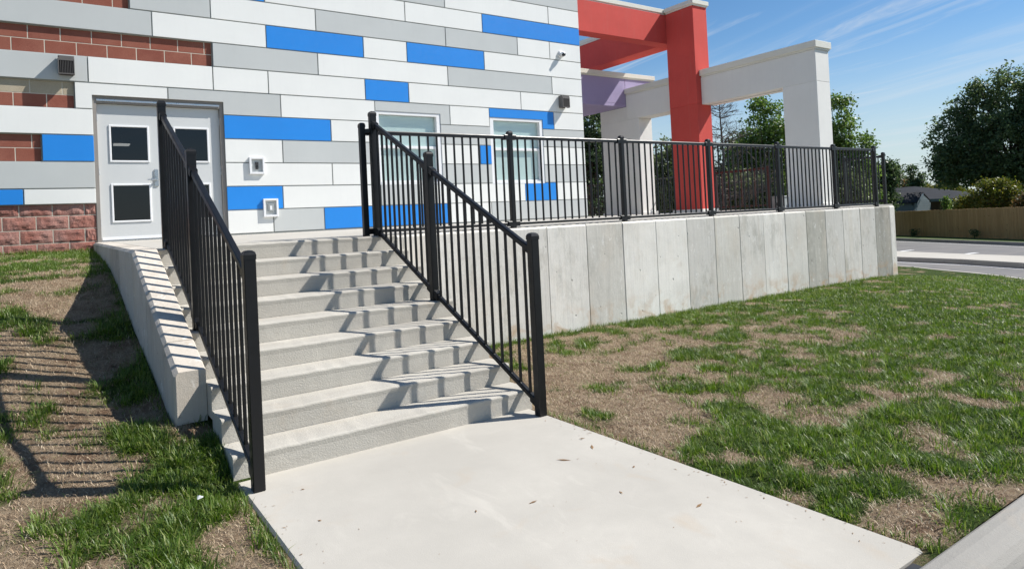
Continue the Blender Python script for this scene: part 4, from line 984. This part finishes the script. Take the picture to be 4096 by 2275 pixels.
def tree(name, label, cat, base, lobes, nclump, per, csize, lsize, mat, seed, trunk_r=0.18, group=None, bark='bark', limbs=True):
    """lobes: list of (dx, dy, z, rx, ry, rz) ellipsoids in metres above the base; leaves sit in clumps near each lobe's skin"""
    r_ = empty(name, tuple(base), label, cat, group); g_ = np.random.default_rng(seed); rr = random.Random(seed)
    B = np.array(base); pts = []; cents = []
    vol = np.array([l[3] * l[4] * l[5] for l in lobes]) ** (2 / 3); vol /= vol.sum()
    for l, f in zip(lobes, vol):
        n = max(3, int(nclump * 1.75 * f)); d = g_.normal(size=(n, 3)); d /= np.linalg.norm(d, axis=1)[:, None]
        rad_ = g_.uniform(0.30, 1.0, n) ** 0.45 * (0.86 + 0.28 * g_.random(n))
        cents.append(np.array(l[:3]) + d * rad_[:, None] * np.array(l[3:6]))
    Cn = np.concatenate(cents); az_ = math.atan2(base[0] - CAM.x, base[1] - CAM.y); ca_, sa_ = math.cos(az_), math.sin(az_)
    Cn = np.stack([Cn[:, 0] * ca_ + Cn[:, 1] * sa_, -Cn[:, 0] * sa_ + Cn[:, 1] * ca_, Cn[:, 2]], 1)
    lobes = [(l[0] * ca_ + l[1] * sa_, -l[0] * sa_ + l[1] * ca_, *l[2:]) for l in lobes]
    for c in Cn:
        k = int(per * g_.uniform(0.5, 1.4)); q = g_.normal(size=(k, 3)) * csize * g_.uniform(0.6, 1.25) * np.array([1, 1, 0.62]); pts.append(c + q)
    L = np.concatenate(pts) + B
    mb = MB(); top = max(l[2] for l in lobes); 
    tp = [(B[0], B[1], B[2] - 0.2), (B[0] + .05, B[1], B[2] + top * .35), (B[0] - .08 + lobes[0][0] * .4, B[1] + lobes[0][1] * .4, B[2] + top * .75), (B[0] + lobes[0][0], B[1] + lobes[0][1], B[2] + top)]
    tube(mb, tp, [trunk_r, trunk_r * .75, trunk_r * .45, trunk_r * .15])
    if limbs:
        for c in Cn[:: max(1, len(Cn) // 70)]:
            z0 = min(max(0.3, c[2] * rr.uniform(.35, .7)), top * .9); s = np.array([0.0, 0, z0]); md = (s + c) / 2 + np.array([0, 0, 0.15])
            tube(mb, [B + s, B + md, B + c], [trunk_r * .32, trunk_r * .2, trunk_r * .06], 4)
    child('trunk', mb.me(), M[bark], r_, True)
    child('crown', leaf_mesh('crown', L, lsize * 0.9, seed), M[mat], r_)
    return r_
GZ = -2.9
def place(az, dist): p = pol(az, dist); return (p.x, p.y, GZ)
def zel(el, dist): return CAM.z + dist * math.tan(rad(el)) - GZ      # height above ground of something seen at that elevation
TG = 'trees beyond the landing'
D = 36; tree('tree', 'dense dark green tree in the gap between building corner and white column', 'tree', place(42.4, D), [(0, 0, 4.4, 2.2, 2.2, 3.6), (0.5, .3, 7, 1.6, 1.6, 2.2), (-1.3, .8, 5.5, 1.8, 1.6, 3.2)], 230, 62, 0.34, 0.125, 'leaf_dark', 1, 0.22, TG)
D = 40; tree('tree', 'pale green bushy tree between the white rear column and the red column', 'tree', place(49.0, D), [(0, 0, 4.6, 1.6, 1.6, 2.6), (-0.7, .4, 3.0, 1.5, 1.4, 2.2), (0.6, -.4, 5.3, 0.9, 0.9, 1.7)], 170, 60, 0.32, 0.115, 'leaf_pale', 2, 0.15, TG)
D = 48; tree('tree', 'tall green tree with pointed lobes seen under the white beam', 'tree', place(56.3, D), [(0, 0, 6.2, 1.25, 1.25, 4.0), (1.1, -.5, 5.9, 1.0, 1.0, 3.7), (-1.0, .4, 4.6, 1.2, 1.2, 3.2), (.2, .1, 3.2, 2.2, 2.0, 2.2)], 260, 62, 0.34, 0.13, 'leaf_a', 3, 0.22, TG)
D = 44; tree('tree', 'irregular green tree just right of the white front column', 'tree', place(61.6, D), [(0.2, 0, 7.4, 0.85, 0.85, 1.9), (-.6, .3, 5.6, 1.3, 1.2, 2.4), (1.2, -.7, 6.2, .65, .6, .7), (1.35, -.8, 4.5, .7, .6, .65), (.8, -.4, 4.9, .8, .7, 1.1), (1.3, -.7, 3.1, 0.9, .8, 1.0), (.3, 0, 2.4, 1.8, 1.6, 2.0)], 220, 55, 0.27, 0.115, 'leaf_a', 4, 0.2, TG)
D = 42; tree('bush', 'silvery pale shrub at the foot of the tree beside white front column', 'bush', place(62.3, D), [(0, 0, 3.6, 1.1, 1.0, 1.3), (-.8, .4, 3.0, 1.0, 1.0, 1.4)], 90, 55, 0.28, 0.10, 'leaf_pale', 5, 0.08)
D = 52; tree('tree', 'small dark green tree right behind the end post of the railing', 'tree', place(64.75, D), [(0, 0, 3.9, 0.85, .8, 1.6), (.35, -.2, 4.8, .45, .45, .75), (-.5, .3, 3.0, .9, .9, 1.8)], 110, 55, 0.26, 0.115, 'leaf_dark', 6, 0.12, TG)
D = 86; tree('tree', 'far reddish-green tree rising left above the house roof', 'tree', place(65.7, D), [(0, 0, 3.9, 1.6, 1.5, 1.8), (-1.0, .5, 3.4, 1.2, 1.2, 1.5), (1.5, -.8, 3.1, 1.4, 1.3, 1.2)], 130, 45, 0.4, 0.17, 'leaf_autumn', 7, 0.15, TG)
D = 84; tree('tree', 'far olive-green tree line behind the centre of the house roof', 'tree', place(67.3, D), [(0, 0, 2.9, 1.8, 1.6, 1.3), (1.4, -.8, 3.4, 0.8, .8, 1.2), (2.2, -1.2, 3.0, 1.5, 1.4, 1.2)], 130, 45, 0.4, 0.17, 'leaf_yellow', 8, 0.15, TG)
D = 80; tree('tree', 'slim small dark tree standing alone against the pale sky', 'tree', place(66.55, D), [(0, 0, 5.0, .45, .45, 1.3), (.5, -.25, 5.0, .35, .35, .9), (0, 0, 3.4, .9, .8, 1.2)], 50, 40, 0.24, 0.14, 'leaf_dark', 9, 0.1, TG)
D = 66; tree('tree', 'big dark green maple filling the right edge behind the fence', 'tree', place(72.2, D), [(-3.6, 0, 7.6, 1.5, 1.6, 2.9), (-1.9, .5, 8.9, 1.4, 1.6, 3.4), (.2, 0, 9.9, 1.5, 1.6, 3.0), (2.6, -.3, 10.3, 1.7, 1.8, 2.9), (4.8, 0, 9.5, 2.0, 2.0, 3.6), (-4.0, 0, 5.2, 1.3, 1.6, 1.5), (-2.6, -.8, 6.2, 1.8, 1.8, 2.4), (0, -1, 6.4, 2.6, 2.4, 3.4), (3, -1, 6.6, 2.6, 2.4, 3.6), (6.5, 0, 6.5, 2.6, 2.6, 4.4), (-.8, -.6, 4.6, 2.8, 2.2, 1.2), (3.6, -1, 4.2, 2.8, 2.2, 1.4)], 900, 58, 0.36, 0.15, 'leaf_maple', 10, 0.35, TG)
D = 52; tree('bush', 'large yellow-green bush leaning over the wooden fence', 'bush', place(70.8, D), [(0, .6, 2.5, 1.0, .8, 1.3), (.75, .6, 3.0, .6, .6, 1.0), (-.95, .8, 2.3, .6, .6, .7), (1.25, .5, 2.2, .6, .6, 1.2)], 150, 50, 0.24, 0.10, 'leaf_yellow', 12, 0.1, limbs=True)
D = 50; tree('bush', 'narrow upright sapling before the brown house wall', 'bush', place(68.45, D), [(0, 0, 2.2, .16, .16, .9)], 26, 34, 0.10, 0.075, 'leaf_a', 13, 0.03, limbs=False)
D = 50; tree('bush', 'orange-tinted bush at the far right edge above the fence', 'bush', place(73.3, D), [(0, 0, 2.0, .9, .9, 1.2)], 60, 50, 0.22, 0.10, 'leaf_autumn', 14, 0.06)
for i, (t, lab) in enumerate(((0.335, 'small dark shrub at fence foot, nearest the concrete wall end'), (0.60, 'small dark shrub at fence foot, middle one of three'), (0.83, 'small dark shrub at fence foot, rightmost of three'))):
    p = fa.lerp(fb, t) + Vector((-.55, .1, 0)); tree('shrub', lab, 'shrub', (p.x, p.y, rz(p.x) + .15), [(0, 0, .30, .15, .15, .28)], 9, 26, 0.09, 0.05, 'leaf_dark', 20 + i, 0.015, 'shrubs along the fence', limbs=False)
# bare tree right of the red column
def bare_tree(base, h, seed):
    rr = random.Random(seed); mb = MB(); B = Vector(base)
    trunk = [B + Vector((rr.uniform(-.06, .06), rr.uniform(-.06, .06), h * k / 8)) for k in range(9)]
    tube(mb, trunk, [0.15 * (1 - k / 8.6) + 0.012 for k in range(9)], 6)
    def twig(p, d, L, r, lev):
        n = 4; pts = [p]; q = p.copy(); dd = d.copy()
        for k in range(n):
            dd = (dd + Vector((rr.uniform(-.25, .25), rr.uniform(-.25, .25), rr.uniform(-.14, .18)))).normalized(); q = q + dd * L / n; pts.append(q.copy())
        tube(mb, pts, [r * (1 - k / (n + 1)) for k in range(n + 1)], 4 if lev == 0 else 3)
        if lev < 2:
            for k in range(9 if lev == 0 else 5):
                i = rr.randint(1, n); a = pts[i]; e = (dd + Vector((rr.uniform(-1, 1), rr.uniform(-1, 1), rr.uniform(-.5, .6)))).normalized(); twig(a, e, L * rr.uniform(.28, .5), r * .45, lev + 1)
    for k in range(84):
        z = h * rr.uniform(.12, .98); a = rr.uniform(0, 2 * math.pi); L = (h - z) * .36 + .5
        twig(B + Vector((0, 0, z)), Vector((math.cos(a), math.sin(a), rr.uniform(-.1, .45))), L, 0.036 * (1 - z / h) + 0.020, 0)
    return mb.me()
D = 41; b0 = place(53.35, D); bt = empty('tree', b0, 'leafless grey-brown tree just right of the red column', 'tree', TG)
bme = bare_tree(b0, zel(9.2, D), 5); child('trunk', bme, M['bark_grey'], bt)
D = 43; tree('bush', 'pale green thicket below the leafless tree', 'bush', place(54.6, D), [(0, 0, 3.6, 1.3, 1.2, 1.8), (1.0, -.5, 3.0, 1.2, 1.2, 1.6), (-.9, .4, 3.0, 1.0, 1.0, 1.8)], 170, 50, 0.3, 0.10, 'leaf_pale', 31, 0.1)
D = 55; tree('tree', 'dark evergreen mass behind the leafless tree', 'tree', place(54.7, D), [(0, 0, 5.2, 1.6, 1.5, 3.4), (1.5, -.8, 4.2, 1.6, 1.5, 2.8), (-1.7, .8, 4.2, 1.2, 1.2, 2.6)], 200, 55, 0.36, 0.14, 'leaf_dark', 32, 0.2, TG)
D = 60; tree('tree', 'dark green backdrop tree behind the white front column foot', 'tree', place(59.8, D), [(0, 0, 4.4, 2.4, 2.2, 3.0), (-2.0, 1.1, 3.8, 1.8, 1.6, 2.4)], 180, 55, 0.38, 0.15, 'leaf_dark', 33, 0.2, TG)

# ================================================================== grass
def blades(name, bx, by, bz, length, width, lean, seed, curl=0.5, az=None):
    g_ = np.random.default_rng(seed); n = len(bx); az = g_.uniform(0, 2 * np.pi, n) if az is None else az
    d = np.stack([np.cos(az), np.sin(az), np.zeros(n)], 1); s = np.stack([-np.sin(az), np.cos(az), np.zeros(n)], 1)
    b = np.stack([bx, by, bz], 1); L = length[:, None]; le = lean[:, None]; u = np.array([0, 0, 1.0])
    m1 = b + (u * np.cos(le * .55) + d * np.sin(le * .55)) * L * .5; t = m1 + (u * np.cos(le * (1 + curl)) + d * np.sin(le * (1 + curl))) * L * .5
    w = width[:, None] * s * .5
    V = np.stack([b - w, b + w, m1 + w * .85, m1 - w * .85, t], 1).reshape(-1, 3); i = np.arange(n) * 5
    loops = np.stack([i, i + 1, i + 2, i + 3, i + 3, i + 2, i + 4], 1).ravel().astype(np.int32); st = np.stack([np.arange(n) * 7, np.arange(n) * 7 + 4], 1).ravel().astype(np.int32)
    m_ = bpy.data.meshes.new(name); m_.vertices.add(5 * n); m_.vertices.foreach_set('co', V.ravel()); m_.loops.add(7 * n); m_.loops.foreach_set('vertex_index', loops)
    m_.polygons.add(2 * n); m_.polygons.foreach_set('loop_start', st)
    at = m_.attributes.new('tone', 'FLOAT', 'POINT'); at.data.foreach_set('value', np.repeat(g_.random(n) ** 2.0, 5).astype(np.float32)); m_.update(); return m_
def lawn_ok(x, y):
    r1 = (x > -7.63) & (y < YW - 0.01) & (y > -10.43) & (x < lawn_edge_x(y) - 0.05)
    r1 &= ~((x < SXR + 0.01) & (y > -7.7))
    r2_ = (x < -9.79) & (y > -10.43) & (y < 0.02) & ~((x > np.interp(y, [-7.0, -6.98, -5.45, 0], [-9.79, -9.995, -10.08, -10.12])) & (y > -6.98))
    r3_ = (x > 2.99) & (y >= YW - 0.02) & (y < 4) & (x > 5) & (x < lawn_edge_x(y) - 0.05) & (y < -4.7)
    return r1 | r2_ | r3_
GR = np.random.default_rng(77)
def sample(n, x0, x1, y0, y1): return GR.uniform(x0, x1, n), GR.uniform(y0, y1, n)
BX, BY, LEN, WID, LEAN, AZ = [], [], [], [], [], []
def tufts(n, box, thr, nb, spread, lmin, lmax, wmin, wmax, lean0, lean1):
    x, y = sample(n, *box); gm = green(x, y); k = lawn_ok(x, y) & (gm > thr + GR.uniform(-.06, .34, n)); x, y, gm = x[k], y[k], gm[k]
    c = np.maximum(2, (nb * GR.uniform(.5, 1.5, len(x)) * (0.45 + gm)).astype(int)); X = np.repeat(x, c); Y = np.repeat(y, c); sz = np.repeat(GR.uniform(.55, 1.25, len(x)), c); m_ = len(X)
    ox = GR.normal(0, spread, m_) * sz; oy = GR.normal(0, spread, m_) * sz; X = X + ox; Y = Y + oy; az = np.arctan2(oy, ox) + GR.normal(0, .55, m_); ro = np.hypot(ox, oy) / spread
    k = lawn_ok(X, Y); X, Y, sz, az, ro = X[k], Y[k], sz[k], az[k], ro[k]; m_ = len(X)
    BX.append(X); BY.append(Y); LEN.append(GR.uniform(lmin, lmax, m_) * sz * .82); WID.append(GR.uniform(wmin, wmax, m_)); LEAN.append(np.clip(GR.uniform(lean0, lean1, m_) * (.45 + .5 * ro), .05, 1.35)); AZ.append(az)
tufts(5200, (-7.64, -2.5, -10.43, -5.45), 0.44, 30, 0.036, .035, .095, .0030, .0055, .25, 1.1)
tufts(4200, (-2.5, 4.0, -10.43, -5.45), 0.38, 16, 0.055, .035, .085, .005, .009, .25, 1.1)
tufts(3000, (4.0, 12.0, -9.0, -1.0), 0.25, 10, 0.08, .035, .085, .008, .014, .25, 1.1)
tufts(3400, (-11.6, -9.79, -10.43, -6.0), 0.42, 30, 0.036, .040, .100, .0030, .0058, .25, 1.1)
tufts(3200, (-11.9, -9.9, -6.0, 0.02), 0.42, 18, 0.038, .030, .085, .0035, .0065, .25, 1.1)
tufts(420, (-7.64, -2.5, -10.43, -5.6), 0.22, 34, 0.040, .07, .14, .0045, .0075, .3, 1.2)      # coarse clumps
tufts(260, (-11.5, -9.8, -10.43, -5.0), 0.25, 34, 0.040, .07, .15, .0045, .0075, .3, 1.2)
def veil(n, box, l0, l1, w0, w1, lo):
    x, y = sample(n, *box); k = lawn_ok(x, y) & (GR.random(n) < lo + .7 * green(x, y) * vnoise(x * 7, y * 7, 55)); x, y = x[k], y[k]; m_ = len(x)
    BX.append(x); BY.append(y); LEN.append(GR.uniform(l0, l1, m_)); WID.append(GR.uniform(w0, w1, m_)); LEAN.append(GR.uniform(.3, 1.3, m_)); AZ.append(GR.uniform(0, 6.283, m_))
veil(90000, (-7.64, -3.0, -10.43, -5.45), .015, .045, .0022, .004, .10)
veil(45000, (-3.0, 4.0, -10.43, -5.45), .02, .05, .004, .007, .12)
veil(40000, (-11.6, -9.79, -10.43, 0), .015, .045, .0024, .0042, .08)
# a fringe against wall feet, kerb and paving edges
def fringe(n, fx, fy, l0, l1):
    t = GR.random(n); x = fx(t) + GR.normal(0, .02, n); y = fy(t) + GR.normal(0, .02, n); k = lawn_ok(x, y) & (GR.random(n) < .25 + .75 * vnoise(x * 3, y * 3, 40)); x, y = x[k], y[k]; m_ = len(x)
    BX.append(x); BY.append(y); LEN.append(GR.uniform(l0, l1, m_)); WID.append(GR.uniform(.003, .006, m_)); LEAN.append(GR.uniform(.2, 1.0, m_)); AZ.append(GR.uniform(0, 6.283, m_))
fringe(9000, lambda t: -7.6 + t * 10.6, lambda t: np.full(t.shape, YW - .03), .03, .09)
fringe(1500, lambda t: np.full(t.shape, -7.62), lambda t: -10.4 + t * 2.6, .02, .07)
fringe(2000, lambda t: np.full(t.shape, -9.81), lambda t: -10.4 + t * 3.2, .03, .10)
fringe(2200, lambda t: np.interp(-7.0 + t * 7, [-6.98, -5.45, 0], [-10.01, -10.09, -10.14]), lambda t: -7.0 + t * 7, .03, .09)
fringe(1600, lambda t: -11.8 + t * 1.75, lambda t: np.full(t.shape, -.02), .04, .11)
BX, BY, LEN, WID, LEAN, AZ = map(np.concatenate, (BX, BY, LEN, WID, LEAN, AZ))
gm_ = blades('grass', BX, BY, lawn_z(BX, BY) - .006, LEN, WID, LEAN, 5, 0.5, AZ)
tag(obj('grass', gm_, M['grass']), 'patchy green grass blades growing over the lawn', 'grass', kind='stuff')
x, y = sample(120000, -7.64, -2.0, -10.43, -5.5); x2, y2 = sample(60000, -11.6, -9.79, -10.43, 0); x = np.concatenate([x, x2]); y = np.concatenate([y, y2])
k = lawn_ok(x, y) & (green(x, y) < .75); x, y = x[k], y[k]; n = len(x)
sm_ = blades('dry_thatch', x, y, lawn_z(x, y) + GR.uniform(-.002, .004, n), GR.uniform(.015, .05, n), GR.uniform(.0018, .0034, n), GR.uniform(1.15, 1.6, n), 9, 0.05)
tag(obj('dry_thatch', sm_, M['straw']), 'dry straw-coloured thatch lying in the bare lawn patches', 'dry grass', kind='stuff')

# ================================================================== small litter on the paving
mb = MB(); rr = random.Random(6)
spots = [(-8.13, -8.66, .02), (-7.86, -8.61, .018), (-7.80, -8.45, .014), (-8.02, -9.55, .016), (-9.555, -8.49, .012), (-9.50, -8.05, .012), (-8.62, -9.0, .012), (-8.9, -8.9, .010), (-7.9, -9.0, .012), (-8.2, -9.2, .010)]
for _ in range(26):
    c_ = rr.choice([(-7.95, -8.6, .16), (-8.0, -9.6, .2), (-7.85, -9.9, .18), (-9.4, -8.75, .16), (-8.1, -8.7, .15), (-8.8, -9.1, .7)]); spots.append((rr.gauss(c_[0], c_[2]), rr.gauss(c_[1], c_[2] * .8), rr.uniform(.002, .005)))
for _ in range(80):      # soil and straw crumbs washed over the slab edges
    e_ = abs(rr.gauss(0, .05)); yy = rr.uniform(-10.34, -7.95); spots.append((-7.665 - e_, yy, rr.uniform(.002, .006)) if rr.random() < .7 else (-9.75 + e_, yy, rr.uniform(.002, .006)))
for (px, py, s_) in spots:
    if not (-9.75 < px < -7.66 and -10.35 < py < -7.75): continue
    a = rr.uniform(0, 6.28); ca, sa = math.cos(a), math.sin(a); L = s_ * rr.uniform(1, 2.4)
    hz_ = min(s_ * .5, .004); q = [(-L, 0, .0), (0, -s_ * .5, hz_ * .4), (L, 0, hz_), (0, s_ * .5, hz_ * .6)]
    mb.add([(px + x_ * ca - y_ * sa, py + x_ * sa + y_ * ca, ZS + .0015 + z_) for x_, y_, z_ in q], [(0, 1, 2), (0, 2, 3)])
lm_ = mesh_from('leaf_litter', mb.v, mb.f); at = lm_.attributes.new('tone', 'FLOAT', 'POINT'); at.data.foreach_set('value', np.random.default_rng(1).random(len(mb.v)).astype(np.float32))
tag(obj('leaf_litter', lm_, M['litter']), 'scattered dry leaf crumbs on the concrete sidewalk', 'leaf litter', kind='stuff')
mb = MB(); px, py, pz = -10.005, -7.91, float(lawn_z(-10.005, -7.91)) + .02
mb.add([(px - .016, py - .013, pz), (px + .013, py - .018, pz + .008), (px + .02, py + .01, pz + .003), (px - .01, py + .014, pz + .013), (px, py, pz + .017)], [(0, 1, 4), (1, 2, 4), (2, 3, 4), (3, 0, 4), (3, 2, 1, 0)])
tag(obj('paper_scrap', mb.me(), M['plastic_white']), 'small crumpled white paper scrap in the grass left of the sidewalk', 'paper')
